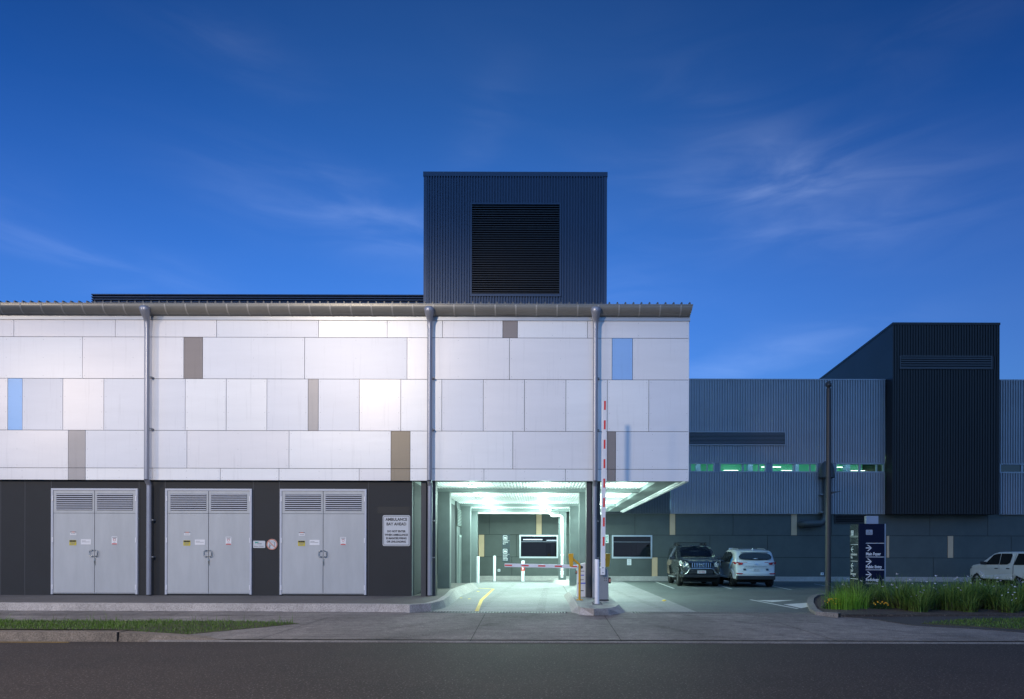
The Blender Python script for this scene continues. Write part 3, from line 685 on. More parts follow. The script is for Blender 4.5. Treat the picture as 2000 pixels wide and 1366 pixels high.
# downpipes
for px, lab in ((286.0, None), (838.3, None), (1162.0, None)):
    yp = D0 - 0.16; xp = XX(px, yp); r_ = 0.067
    zk = ZZ(939, yp)
    d = MB().tube([(xp, yp, ZZ(640, yp)), (xp, yp, zk)], r_, 16, 0, False).tube([(xp, yp, zk + .01), (xp, yp + 0.02, zk - 0.02), (xp, yp + 0.10, zk - 0.10), (xp, yp + 0.12, zk - 0.14)], r_, 16, 0, False)
    zbot = ZA if px < 1000 else 0.40
    d.tube([(xp, yp + 0.12, zk - 0.14), (xp, yp + 0.12, zbot + 0.03)], r_, 16)
    for z in (zk - 0.15, ZZ(1070, yp)): d.tube([(xp, yp + 0.12, z), (xp, yp + 0.12, z - 0.02)], r_ + 0.006, 16)
    o = d.build('downpipe', M['pipe'], bld)
    hp = [(D0 - .27, 599, .03), (D0 - .27, 600.5, .11), (D0 - .265, 604, .148), (D0 - .25, 610, .135), (D0 - .22, 618, .105), (D0 - .18, 625, .08), (D0 - .16, 632, .073), (D0 - .16, 643, .071)]
    MB().tube([(xp, yy, ZZ(pz, yy)) for yy, pz, q in hp], [q for yy, pz, q in hp], 20).build('rainwater_head', M['pipe'], o)
    for py in (742, 842, 1019, 1091):
        yb = D0 if py < 939 else YW; MB().box(xp + r_, xp + r_ + 0.05, yp + 0.02 + (0.1 if py > 939 else 0), yb, ZZ(py, D0), ZZ(py - 2.2, D0)).build('pipe_bracket', M['cabgrey'], o)

# louvred double doors
def make_door(x0, x1):
    y = YW
    za, zt_ = ZA + 0.03, ZZ(956.8, y)
    fr = MB().box(x0, x0 + .055, y - .055, y, za, zt_).box(x1 - .055, x1, y - .055, y, za, zt_).box(x0 + .055, x1 - .055, y - .055, y, zt_ - .055, zt_)
    fr.box(x0 + .056, x1 - .056, y - .012, y - .001, za, zt_ - .056, 1)
    fo = fr.build('double_door', [M['doorframe'], M['doorgap']], bld)
    xm = (x0 + x1) / 2; zl = ZZ(1005, y)
    for s, (a, b) in enumerate(((x0 + .062, xm - .008), (xm + .008, x1 - .062))):
        lf = MB().box(a, b, y - .040, y - .014, za + .02, zl - .006)
        lf.box(a + .015, b - .015, y - .043, y - .041, za + .035, za + .042, 1)
        # louvred top frame
        l0, l1, lb, lt = a + .075 - .02 * s, b - .075 + .02 * (1 - s), ZZ(999.5, y), ZZ(967, y)
        lf.box(a, l0, y - .040, y - .014, zl + .004, zt_ - .062).box(l1, b, y - .040, y - .014, zl + .004, zt_ - .062)
        lf.box(l0, l1, y - .040, y - .014, lt, zt_ - .062).box(l0, l1, y - .040, y - .014, zl + .004, lb)
        lf.build('door_leaf', [M['door'], M['doorgap']], fo)
        sl_ = MB().box(l0, l1, y - .0135, y - .0125, lb, lt, 1); nn = 8
        for i in range(nn):
            hh = (lt - lb) / nn; z = lb + hh * (i + 0.3)
            sl_.prism([(l0, y - .058, z), (l0, y - .016, z + hh * .35), (l0, y - .016, z + hh * .42), (l0, y - .058, z + hh * .46)], (l1 - l0, 0, 0))
        sl_.build('louvre', [M['doorframe'], M['louvdark']], fo)
        for zz in (zt_ - .28, (za + zt_) / 2 + .04, za + .2):
            xh = a - .028 if s == 0 else b + .004
            MB().box(xh, xh + .024, y - .066, y - .0405, zz - .07, zz + .07).build('hinge', M['whitepost'], fo)
        hx = xm - .055 if s == 0 else xm + .055; sg = -1 if s == 0 else 1; hz = ZZ(1083, y)
        MB().tube([(hx - sg * .02, y - .04, hz + .085), (hx - sg * .02, y - .075, hz + .085), (hx + sg * .03, y - .085, hz + .085), (hx + sg * .055, y - .085, hz + .06), (hx + sg * .055, y - .085, hz - .06), (hx + sg * .03, y - .085, hz - .085), (hx - sg * .02, y - .075, hz - .085), (hx - sg * .02, y - .04, hz - .085)], .012, 8).build('handle', M['steel'], fo)
    MB().box(xm + .004, xm + .03, y - .056, y - .041, ZZ(1106, y), ZZ(1093, y)).tube([(xm + .012, y - .06, ZZ(1104, y)), (xm + .012, y - .07, ZZ(1098, y))], .008, 6).build('latch', M['steel'], fo)
    pxx = lambda q: x0 + (q - 102) * y / F
    def stick(name, a, b, t, bt, parts):
        m = MB().box(pxx(a), pxx(b), y - .046, y - .0405, ZZ(bt, y), ZZ(t, y))
        for (u0, u1, v0, v1, mi) in parts:
            m.box(pxx(a) + (pxx(b) - pxx(a)) * u0, pxx(a) + (pxx(b) - pxx(a)) * u1, y - .048, y - .0462, ZZ(bt, y) + (ZZ(t, y) - ZZ(bt, y)) * v0, ZZ(bt, y) + (ZZ(t, y) - ZZ(bt, y)) * v1, mi)
        return m
    stick('s', 139, 151, 1041, 1047.8, [(0, .25, .72, 1, 1), (.25, .75, .72, 1, 2), (.75, 1, .72, 1, 1), (.12, .88, .3, .45, 3)]).build('danger_label', [M['signwhite'], M['ink2'], M['ringred'], M['ink2']], fo)
    stick('s', 137.5, 151, 1057.5, 1067.8, [(.04, .96, .66, .95, 1), (.35, .8, .76, .88, 0), (.1, .9, .48, .56, 2), (.2, .85, .32, .40, 2), (.1, .75, .14, .22, 2)]).build('caution_label', [M['signyellow'], M['ink'], M['ink2']], fo)
    stick('s', 160, 179.5, 1056, 1066.2, [(.08, .5, .66, .73, 1), (.08, .88, .46, .53, 1)]).build('notice_label', [M['signwhite'], M['ink2']], fo)
    st = stick('s', 220, 231, 1050.5, 1066, [(.1, .9, .84, .92, 2), (.2, .8, .72, .78, 2), (.06, .94, .02, .14, 1), (.3, .7, .22, .26, 2)])
    cxp, czp = (pxx(220) + pxx(231)) / 2, ZZ(1057, y)
    st.tube([(cxp + .032 * math.cos(k * .5236), y - .049, czp + .032 * math.sin(k * .5236)) for k in range(13)], .004, 6, 1, False)
    st.build('prohibition_label', [M['signwhite'], M['signred'], M['ink2']], fo)
    return fo
d0x = XX(102, YW)
dr = make_door(d0x, XX(270.6, YW))
for px in (324.2, 547.6, -222, -460):
    c = copy_tree(dr, bld); c.location.x += XX(px, YW) - d0x

# ambulance bay: front fascia underside, ribbed soffit, beams, columns
d2, d3, d4 = 23.3, 30.4, 33.8
zc_, zbm = 3.86, 3.757
cl_ = MB()
def soffit(x0, x1, y0, y1):
    n = round((x1 - x0) / 0.10); p = (x1 - x0) / n; prof = []
    for i in range(n):
        b = x0 + i * p; prof += [(b, 0), (b + p * .3, 0), (b + p * .42, .018), (b + p * .88, .018)]
    prof.append((x1, 0)); m = len(prof)
    cl_.idx([(x, y, zc_ + h) for y in (y0, y1) for x, h in prof], [(i, i + 1, m + i + 1, m + i) for i in range(m - 1)])
XC = 3.42
soffit(XBAY + 0.05, XC, D0 + 0.35, d2 + 0.0); soffit(XBAY + .05, XC, d2 + .42, d3); soffit(XBAY + .05, XC - 0.1, d3 + .42, d4 - .1)
cl_.build('ribbed_soffit', M['ceiling'], bld)
MB().box(XBAY, XR - 0.03, D0 + 0.05, 34.2, zc_ + 0.06, zc_ + 0.16).build('upper_floor', M['soffit'], bld)
bm_ = MB()
bm_.box(XBAY + .05, XC + 0.05, d2 + 0.001, d2 + 0.40, zbm, zc_ + .055).box(XBAY + .05, XC + .05, d3 + 0.001, d3 + .40, zbm, zc_ + .055).box(XBAY + .05, XC + .05, d4 - 0.09, d4 + .3, zbm - .03, zc_ + .055)
bm_.box(XC + 0.02, 4.02, D0 + 0.30, 34.0, zbm - .02, zc_ + .058)
bm_.box(XBAY - .2, 4.02, D0 + 0.032, D0 + 0.34, zb - .001, zc_ + .05)
bm_.build('soffit_beams', M['soffit'], bld)
MB().box(4.03, 4.06, D0 + .04, 33.5, zb + .015, zb + .25).box(4.10, XR + .004, D0 + .04, 33.5, zb - .012, zb + .045).build('soffit_edge_trim', M['white'], bld)
MB().box(XBAY, 1.35, d4 + .32, d4 + .6, ZZ(1003.8, d4 + .3), ZZ(998.8, d4 + .3)).box(1.75, 3.3, d4 + .32, d4 + .6, ZZ(1004.5, d4 + .3), ZZ(999.5, d4 + .3)).build('rear_gutter', M['white'], bld)
def column(px0, px1, d, dp, zlo, m, ztop):
    MB().box(XX(px0, d), XX(px1, d), d, d + dp, zlo, ztop).build('column', m, bld, bevel=0.012)
for a, b in ((822, 832.6), (842.2, 850.4)): column(a, b, D0 + .12, .36, 0.2, M['columnfront'], zb + .02)
for a, b in ((1145.2, 1155.2), (1164.2, 1172.3)): column(a, b, D0 + .12, .36, 0.2, M['columnfront'], zb + .02)
MB().box(XX(832.7, D0 + .3), XX(842.1, D0 + .3), D0 + .30, D0 + .45, 0.2, zb).box(XX(1155.4, D0 + .3), XX(1164, D0 + .3), D0 + .30, D0 + .45, 0.2, zb).build('column_infill', M['columnfront'], bld)
column(854.6, 878.4, d2, .40, 0.2, M['column'], zbm); column(1131.6, 1144.2, d2, .40, 0.2, M['column'], zbm)
column(900, 918.6, d3, .40, 0.1, M['column'], zbm); column(1112.7, 1130.4, d3, .40, 0.1, M['column'], zbm)
column(916, 932, d4, .40, 0.1, M['column'], zbm - .03); column(1091.2, 1106, d4, .40, 0.1, M['column'], zbm - .03)
# deeper left side of the bay: louvre, door
MB().box(XBAY - .02, XBAY + .08, 29.001, WB, 0.05, zc_).build('inner_side_wall', M['column'], bld)
lv = MB().box(XBAY + .081, XBAY + .085, 29.02, 31.2, ZZ(1028, 28.9), ZZ(993, 28.9), 1)
for i in range(11):
    z = ZZ(1028, 28.9) + .04 + i * .066; lv.prism([(XBAY + .09, 29.02, z), (XBAY + .13, 29.02, z + .01), (XBAY + .13, 29.02, z + .025), (XBAY + .09, 29.02, z + .045)], (0, 2.2, 0))
lv.build('side_louvre', [M['sidewall'], M['louvdark']], bld)
sd = MB().box(XBAY + .08, XBAY + .13, 29.6, 30.9, 0.25, 2.45).box(XBAY + .13, XBAY + .135, 29.7, 30.8, 0.25, 2.36, 1)
sd.build('side_door', [M['sidewall'], M['column']], bld)

# ceiling downlights
def downlight(x, y, lab, k=1.0):
    t = thing('ceiling_light', (x, y, zc_ - 0.01), lab, 'ceiling light', 'round downlights in the ambulance bay soffit')
    z = zc_
    MB().tube([(x, y, z + .02), (x, y, z - .045)], [.15, .17], 20).build('housing', M['white'], t)
    MB().disc((x, y, z - .047), .14, (0, 0, -1), 20).build('lens', M['lens'], t)
    ld = bpy.data.lights.new('bay_light', 'AREA'); ld.shape = 'DISK'; ld.size = 0.26; ld.energy = 8.0 * k; ld.color = (0.67, 1.0, 0.90)
    lo = bpy.data.objects.new('bulb', ld); COL.objects.link(lo); lo.parent = t; lo.location = (0, 0, -0.07)
    l2 = bpy.data.lights.new('bay_fill_added', 'POINT'); l2.shadow_soft_size = .14; l2.energy = 17.0 * min(k, 1.25); l2.color = (0.67, 1.0, 0.90)
    lp = bpy.data.objects.new('glow', l2); COL.objects.link(lp); lp.parent = t; lp.location = (0, 0, -0.45)  # unseen fill lamp added in mid-air below the fixture to brighten the soffit
for r_i, (y, xs_) in enumerate(((22.06, (-2.13, .25, 2.73)), (25.8, (-2.16, .25, 2.71)), (29.9, (-2.2, .2, 2.75)), (33.0, (-2.15, .2, 2.45)))):
    nm = ('first', 'second', 'third', 'rearmost')[r_i]
    for c_i, x in enumerate(xs_):
        downlight(x, y, 'round white downlight in the ribbed bay soffit, %s row from the road, %s' % (nm, ('left one', 'middle one', 'right one')[c_i]), (1.0, 1.0, 1.2, 5.0)[r_i] * (1, 1, 1.5)[c_i])

# ================================================================== PLANT TOWER, ROOF SCREEN
TD = 20.6
tw = thing('plant_tower', (XX(1005, TD), TD, gt), 'square dark navy ribbed plant tower with big louvre above the white building', 'roof tower')
tx0, tx1, tz0, tz1 = XX(826, TD), XX(1183.6, TD), gt - .1, ZZ(346, TD)
lx0, lx1, lz0, lz1 = XX(917, TD), XX(1094.5, TD), ZZ(580.5, TD), ZZ(398.5, TD)
m = MB(); P_ = 0.083
cw = 0.10
ribs(m, tx0 + cw, lx0, tz0, tz1, TD, P_, .045, wide=.6); ribs(m, lx1, tx1 - cw, tz0, tz1, TD, P_, .045, wide=.6); ribs(m, lx0, lx1, tz0, lz0, TD, P_, .045, wide=.6); ribs(m, lx0, lx1, lz1, tz1, TD, P_, .045, wide=.6)
m.box(tx0, tx0 + cw, TD - .03, TD + .05, tz0, tz1).box(tx1 - cw, tx1, TD - .03, TD + .05, tz0, tz1)
m.box(tx0, tx0 + .02, TD + .05, TD + 5, tz0, tz1).box(tx1 - .02, tx1, TD + .05, TD + 5, tz0, tz1).box(tx0, tx1, TD + 5, TD + 5.02, tz0, tz1)
m.build('cladding', M['navy'], tw)
MB().box(tx0 - .015, tx1 + .015, TD - .045, TD + 5.05, tz1, ZZ(337.5, TD)).build('roof_cap', M['navytrim'], tw)
lo_ = MB().box(lx0, lx0 + .05, TD - .06, TD, lz0, lz1).box(lx1 - .05, lx1, TD - .06, TD, lz0, lz1).box(lx0 + .05, lx1 - .05, TD - .06, TD, lz1 - .045, lz1).box(lx0 + .05, lx1 - .05, TD - .06, TD, lz0, lz0 + .07)
lo = lo_.build('louvre_frame', M['navytrim'], tw)
lb = MB().box(lx0 + .05, lx1 - .05, TD + .25, TD + .26, lz0, lz1, 1); nn = 39
for i in range(nn):
    z = lz0 + .09 + (lz1 - lz0 - .13) * i / nn; lb.prism([(lx0 + .05, TD - .045, z), (lx0 + .05, TD + .06, z + .05), (lx0 + .05, TD + .06, z + .056), (lx0 + .05, TD - .045, z + .020)], (lx1 - lx0 - .1, 0, 0))
lb.build('louvre_blades', [M['navyslat'], M['black']], lo)
SD = 24.0
rs = thing('roof_screen', (XX(500, SD), SD, gt), 'low dark horizontally ribbed roof parapet behind the gutter left of the tower', 'roof screen')
m = MB(); sx0, sx1, sz0, sz1 = XX(180.5, SD), tx0 + .3, gt - .2, ZZ(578.5, SD)
prof = []; z = sz1; i = 0
while z > sz0:
    prof += [(SD - .10, z), (SD - .10, z - .035), (SD, z - .05), (SD, z - .075)]; z -= .085
vs = [(x, y, zz) for x in (sx0, sx1) for y, zz in prof]; k = len(prof)
m.idx(vs, [(i, i + 1, k + i + 1, k + i) for i in range(k - 1)])
vs2 = [(sx0 + .0, y, zz) for y, zz in prof]; m.box(sx0 + .06, sx1, SD + .03, SD + 4, sz0, sz1 - .01)
m.build('ribbed_sheet', M['navytrim'], rs)

# ================================================================== REAR METAL-CLAD BUILDING
rb = thing('metal_clad_building', (10, WB, 0.2), 'blue grey ribbed metal building with dark panelled base behind the car park', 'building')
CD = WB - 0.10
def RX(px): return XX(px, CD)
def RZ(py, px=1500): return U(px, py, CD).z
RXR = RX(2450)
ztop, zwt, zwb, zbt = RZ(740.5), RZ(906.8), RZ(920.8), RZ(1004.3)
X0c, X1c = RX(1309), RX(1728)
m = MB(); PT = .138
sections = [(X0c, X1c), (RX(1950) + .02, RXR)]
m.box(RX(1150), X0c, CD + .09, CD + .1, zbt, ztop)
for a, b in ((RX(1309), X1c), (RX(1950) + .02, RXR)):
    ribs(m, a, b, zwb + .05, ztop - .06, CD, PT, .03) if False else None
ribs(m, X0c, X1c, zwt + .05, ztop - .05, CD, PT, .075, wide=.6); ribs(m, X0c, X1c, zbt + .02, zwb - .05, CD, PT, .075, wide=.6)
ribs(m, RX(1951), RXR, zwt + .05, ztop - .05, CD, PT, .075, wide=.6); ribs(m, RX(1951), RXR, zbt + .02, zwb - .05, CD, PT, .075, wide=.6)
for a, b in ((X0c, X1c), (RX(1951), RXR)):
    m.box(a, b, CD - .045, CD + .3, ztop - .06, ztop).box(a, b, CD - .035, CD + .02, zbt, zbt + .03)
for px in (1400, 1501, 1601, 1613): pass
m.build('ribbed_cladding', M['bluegrey'], rb)
m = MB(); ribs(m, RX(1130), X0c - .03, zbt + .02, ztop - .05, CD, .14, .03); m.box(RX(1130), X0c, CD - .03, CD + .02, zbt, zbt + .03)
m.build('dark_cladding', M['greenclad'], rb)
wins = [(1300, 1395, 1), (1404.5, 1496, 1), (1506, 1596, 1), (1631, 1726, 1), (1951, 2040, 0), (2050, 2140, 0), (2150, 2240, 0)]
prev = X0c - 1.2; fl = MB()
for a, b, lit in wins:
    xa, xb = RX(a), RX(b)
    if a != 1951: fl.box(prev, xa, CD - .012, CD + .05, zwb - .06, zwt + .06)
    prev = xb
    fr = MB().box(xa, xb, CD - .05, CD + .12, zwt - .0, zwt + .07).box(xa, xb, CD - .05, CD + .12, zwb - .07, zwb).box(xa, xa + .06, CD - .05, CD + .12, zwb, zwt).box(xb - .06, xb, CD - .05, CD + .12, zwb, zwt)
    f_ = fr.build('strip_window', M['winframe'], rb); f_['label'] = 'strip window with green lit interior' if lit else 'dark unlit strip window'
    xm = xa + (xb - xa) * .5
    MB().box(xm - .05, xm + .05, CD - .02, CD + .1, zwb, zwt).box(xb - .42, xb - .37, CD - .02, CD + .1, zwb, zwt).build('mullion', M['winframe'], f_)
    if not lit: MB().box(xa + .06, xb - .06, CD + .03, CD + .04, zwb, zwt).build('pane', M['glass'], f_)
fl.build('window_infill', M['bluegreytrim'], rb)
# lit corridor behind the strip windows
c0, c1 = RX(1270), RX(1790); cy0, cy1 = CD + .14, CD + 2.6; cz0, cz1 = zwb - 1.3, zwt + .55
cm = MB().face([(c0, cy1, cz0), (c1, cy1, cz0), (c1, cy1, cz1), (c0, cy1, cz1)]).face([(c0, cy0, cz1), (c1, cy0, cz1), (c1, cy1, cz1), (c0, cy1, cz1)]).face([(c0, cy0, cz0), (c1, cy0, cz0), (c1, cy1, cz0), (c0, cy1, cz0)])
cm.face([(c0, cy0, cz0), (c0, cy1, cz0), (c0, cy1, cz1), (c0, cy0, cz1)]).face([(c1, cy0, cz0), (c1, cy1, cz0), (c1, cy1, cz1), (c1, cy0, cz1)])
for px in (1372, 1478, 1572, 1676): cm.box(RX(px), RX(px + 9), CD + 1.5, CD + 1.9, cz0, cz1, 1)
cm.build('corridor', [M['tealwall'], M['corrblue']], rb)
tb = MB()
for px, wd_ in ((1326, 40), (1512, 40), (1640, 40)): tb.box(RX(px), RX(px + wd_), CD + 2.1, CD + 2.14, zwt + .10, zwt + .125)
for px, wd_ in ((1436, 30), (1556, 30), (1700, 30)): tb.box(RX(px), RX(px + wd_), CD + 2.3, CD + 2.34, zwb + .32, zwb + .335)
for px in (1330, 1390, 1450, 1510, 1570, 1640, 1700, 1755): tb.box(RX(px), RX(px + 44), CD + .8, CD + 1.1, cz1 - .1, cz1 - .05)
tb.build('corridor_light', M['tube'], rb)
# grille above the strip windows
def louvre(x0, x1, z0, z1, y, n, mf, mbk, mv, nm='louvre'):
    f = MB().box(x0, x1, y - .06, y, z1 - .05, z1).box(x0, x1, y - .06, y, z0, z0 + .05).box(x0, x0 + .05, y - .06, y, z0 + .05, z1 - .05).box(x1 - .05, x1, y - .06, y, z0 + .05, z1 - .05).build(nm, mf, rb)
    b = MB().box(x0 + .05, x1 - .05, y - .034, y - .033, z0 + .05, z1 - .05, 1)
    for i in range(n):
        hh = (z1 - z0 - .1) / n; z = z0 + .05 + hh * i
        b.prism([(x0 + .05, y - .075, z), (x0 + .05, y - .036, z + hh * .6), (x0 + .05, y - .036, z + hh * .7), (x0 + .05, y - .075, z + hh * .3)], (x1 - x0 - .1, 0, 0))
    b.build('blades', [mbk, mv], f)
louvre(RX(1309), RX(1533), RZ(871), RZ(844), CD - .082, 9, M['bluegrey'], M['midlouvre'], M['louvdark'])
louvre(XX(1629, WB), XX(1691, WB), U(1660, 1023, WB).z, U(1660, 1006, WB).z, WB - .0, 4, M['darkclad'], M['darkclad'], M['black'], 'base_louvre')
# panelled base
def WX(px): return XX(px, WB)
def WZ(py): return U(1400, py, WB).z
pr = [1003.2, 1045.7, 1089.0, 1127]
pj = {0: [955.4, 1046.8, 1058.2, 1240, 1307.7, 1319, 1431.5, 1545, 1556.6, 1624, 1816, 1929], 1: [934.6, 946, 1008.6, 1190, 1386.5, 1499, 1612, 1731.6, 1737, 1851, 1862, 1975], 2: [880, 999.6, 1116, 1273, 1284.6, 1440, 1612, 1700, 1823, 1935]}
tanset = {(0, 1046.8), (0, 1307.7), (0, 1545), (1, 934.6), (1, 1731.6), (1, 1851), (2, 1273)}
pl = MB(); tans = []
for r_i in range(3):
    e = [840] + pj[r_i] + [2100, 2230, 2330, 2450]
    for a, b in zip(e, e[1:]):
        q = (WX(a) + .011, WX(b) - .011, WZ(pr[r_i + 1]) + .011, WZ(pr[r_i]) - .011)
        if (r_i, a) in tanset: tans.append(q)
        elif r_i == 1 and a in (1008.6, 1190):
            wa, wb_ = (1014.4, 1090) if a < 1100 else (1194.8, 1273.6)
            pl.box(q[0], WX(wa) + .04, WB, WB + .03, q[2], q[3]).box(WX(wb_) - .04, q[1], WB, WB + .03, q[2], q[3])
        else: pl.box(q[0], q[1], WB, WB + .03, q[2], q[3])
pl.build('base_panels', M['slate'], rb)
for q in tans: MB().box(q[0], q[1], WB - .004, WB + .03, q[2], q[3]).build('accent_panel', M['tan'], rb)['label'] = 'tan accent panel'
bk = MB().box(WX(840), RX(2450), WB + .032, WB + .1, 0, WZ(1088.6)).box(WX(840), RX(2450), WB + .032, WB + .1, WZ(1047), WZ(1003) + .2)
for a, b in ((840, 1016), (1088.5, 1196.5), (1272, 1300)): bk.box(WX(a), WX(b), WB + .032, WB + .1, WZ(1088.6), WZ(1047))
bk.box(WX(1300), RX(2450), WB + .032, WB + .1, WZ(1088.6), WZ(1047)); bk.build('base_backing', M['louvdark'], rb)
for a, b, lit in ((1000, 1110, True), (1180, 1290, False)):
    x0, x1, y0, y1, z0, z1 = WX(a), WX(b), WB + .12, WB + 3.2, .2, 3.0
    m = MB().face([(x0, y1, z0), (x1, y1, z0), (x1, y1, z1), (x0, y1, z1)]).face([(x0, y0, z1), (x1, y0, z1), (x1, y1, z1), (x0, y1, z1)]).face([(x0, y0, z0), (x0, y1, z0), (x0, y1, z1), (x0, y0, z1)]).face([(x1, y0, z0), (x1, y1, z0), (x1, y1, z1), (x1, y0, z1)]).face([(x0, y0, .3), (x1, y0, .3), (x1, y1, .3), (x0, y1, .3)])
    m.box(x0 + .4, x1 - .4, y0 + .5, y0 + 1.1, .9, .95, 1).box(x0 + 1.0, x0 + 1.5, y0 + .7, y0 + .76, 1.0, 1.35, 1).box(x1 - 1.2, x1 - .9, y0 + 2.4, y0 + 2.8, .3, 2.2, 1)
    m.build('office_room', [M['roomwall'], M['rubber']], rb)
    if lit: MB().box(x0 + .55, x0 + 1.65, y0 + 2.2, y0 + 2.5, 2.42, 2.47).box(x0 + 1.9, x0 + 2.5, y0 + 2.6, y0 + 2.8, 2.40, 2.43).box(x0 + 1.02, x0 + 1.10, y0 + .69, y0 + .695, 1.05, 1.3).build('pane_reflection', M['paneglow'], rb)  # glowing strips added behind the pane to imitate its reflections
for a, b, nm in ((1014.4, 1090, 0), (1194.8, 1273.6, 1)):
    x0, x1, z0, z1 = WX(a), WX(b), WZ(1091.6), WZ(1046)
    f = MB().box(x0, x1, WB - .05, WB - .002, z1 - .08, z1).box(x0, x1, WB - .06, WB - .002, z0, z0 + .09).box(x0, x0 + .08, WB - .05, WB - .002, z0 + .09, z1 - .08).box(x1 - .08, x1, WB - .05, WB - .002, z0 + .09, z1 - .08)
    fo = f.build('window', M['alu'], rb)
    MB().face([(x0 + .08, WB - .02, z0 + .09), (x1 - .08, WB - .02, z0 + .09), (x1 - .08, WB - .02, z1 - .08), (x0 + .08, WB - .02, z1 - .08)]).build('pane', M['pane'], fo)
    MB().box(x0 + .08, x1 - .08, WB - .032, WB - .0255, z1 - .38, z1 - .355).build('blind_rail', M['bluegreytrim'], fo)
# right tower
TF = WB * .978
t0, t1 = XX(1742, TF), XX(1950.5, TF)
zt1, zt0 = U(1800, 631.5, TF).z, U(1800, 1004.5, TF).z
lz1_, lz0_ = U(1845, 696, TF).z, U(1845, 722, TF).z
la, lb2 = XX(1755, TF), XX(1935, TF)
m = MB(); ribs(m, t0 + .06, t1 - .06, zt0, lz0_, TF, .14, .045, wide=.6); ribs(m, t0 + .06, t1 - .06, lz1_, zt1 - .1, TF, .14, .045, wide=.6); ribs(m, t0 + .06, la, lz0_, lz1_, TF, .14, .045, wide=.6); ribs(m, lb2, t1 - .06, lz0_, lz1_, TF, .14, .045, wide=.6)
yb_ = 45.5; zbk = zt1 - 0.06 * (yb_ - TF)
m.box(t0, t0 + .06, TF - .035, TF + .05, zt0, zt1 - .1).box(t1 - .06, t1, TF - .035, TF + .05, zt0, zt1 - .1)
for x in (t0, t1 - .02):
    m.prism([(x, TF + .05, zt0), (x, yb_, zt0), (x, yb_, zbk - .1), (x, TF + .05, zt1 - .1)], (.02, 0, 0))
m.box(t0 + .02, t1 - .02, TF + .05, WB + .5, zt0, zt0 + .02)
tower = m.build('tower_cladding', M['darkclad'], rb)
MB().prism([(t0 - .02, TF - .06, zt1 - .1), (t0 - .02, yb_, zbk - .1), (t0 - .02, yb_, zbk + .02), (t0 - .02, TF - .06, zt1 + .02)], (t1 - t0 + .04, 0, 0)).build('tower_roof', M['darkclad'], rb)
louvre(la, lb2, lz0_, lz1_, TF - .03, 5, M['towertrim'], M['towertrim'], M['black'], 'tower_louvre')
MB().box(RX(1130), RXR, CD + .3, CD + 9, ztop - .5, ztop - .1).build('flat_roof', M['roof'], rb)

# exhaust duct with cowl against the cladding
dd = CD - .35
dt = thing('exhaust_duct', (XX(1614, dd), dd, RZ(1020)), 'dark round exhaust duct with hooded cowl and elbow on the ribbed wall', 'duct')
xd = XX(1614, dd); rd = .19
arc = [(xd, dd, RZ(930)), (xd, dd, RZ(1000)), (xd - .03, dd, RZ(1010)), (xd - .14, dd, RZ(1019)), (xd - .32, dd, RZ(1023)), (XX(1572, dd) + .1, dd, RZ(1023.5)), (XX(1572, dd), dd + .04, RZ(1024)), (XX(1572, dd) - .05, WB - .03, RZ(1024))]
MB().tube(arc, rd, 16).build('duct', M['duct'], dt)
hood = []
for z, r1 in ((RZ(935), .40), (RZ(932), .40), (RZ(918), .36), (RZ(908), .27), (RZ(903), .14), (RZ(901.5), .02)): hood.append(((xd + .02, dd, z), r1))
MB().tube([h[0] for h in hood], [h[1] for h in hood], 18).build('cowl', M['duct'], dt)
MB().box(XX(1562, WB), XX(1583.7, WB), WB - .03, WB - .005, WZ(1034.8), WZ(1012.8)).build('flange', M['duct'], dt)
m = MB()
for py in (932, 967, 1001): m.box(XX(1603, dd), xd, dd - .03, CD, RZ(py + 1.2), RZ(py - 1.2))
m.box(XX(1602, CD), XX(1604.5, CD), CD - .10, CD - .05, RZ(1003), RZ(905)).build('bracket', M['cabgrey'], dt)

# ================================================================== SIGNS
def wall_sign(name, x0, x1, z0, z1, y, lab, cat, base, border=None, rr=0.04):
    t = thing(name, ((x0 + x1) / 2, y, z0), lab, cat)
    MB().rounded(x0, x1, z0, z1, y - .014, rr, .014).build('plate', base, t)
    return t
x0, x1, z0, z1 = XX(747.5, YW), XX(801, YW), ZZ(1067.6, YW), ZZ(1007.4, YW)
s1 = wall_sign('warning_sign', x0, x1, z0, z1, YW, 'white ambulance bay ahead sign with black lettering on dark wall', 'sign', M['sign'], rr=.05)
ys = YW - .0165
bd_ = MB(); e = .022
def border(mb, a, b, c, d, y, wd, rr, mi=0):
    def ring(o):
        pts = []
        for cx, cz2, a0 in ((b - rr, d - rr, 0), (a + rr, d - rr, 90), (a + rr, c + rr, 180), (b - rr, c + rr, 270)):
            for k in range(5):
                an = R(a0 + 22.5 * k); pts.append((cx + (rr - o) * math.cos(an), y, cz2 + (rr - o) * math.sin(an)))
        return pts
    A, B = ring(0), ring(wd); n = len(A); mb.idx(A + B, [(i, (i + 1) % n, n + (i + 1) % n, n + i) for i in range(n)], mi)
border(bd_, x0 + e, x1 - e, z0 + e, z1 - e, ys, .012, .035)
bd_.build('border', M['ink'], s1)
tx = MB(); xm = (x0 + x1) / 2
for s, py, sz in (('AMBULANCE', 1018.2, .112), ('BAY AHEAD', 1027.2, .112), ('DO NOT ENTER', 1040.6, .076), ('WHEN AMBULANCE', 1047.5, .076), ('IS MANOEUVRING', 1054.2, .076), ('OR UNLOADING', 1060.8, .076)):
    tx.text(s, sz, (xm, ys, ZZ(py, YW)), mi=0, align='CENTER', sx=.92, bold=.0035)
tx.build('lettering', M['ink'], s1)
x0, x1, z0, z1 = XX(494.6, YW), XX(518.2, YW), ZZ(1072, YW), ZZ(1058, YW)
s2 = wall_sign('supplier_sign', x0, x1, z0, z1, YW, 'small white rectangular sign with teal wedge logo beside the round sign', 'sign', M['sign'], rr=.02)
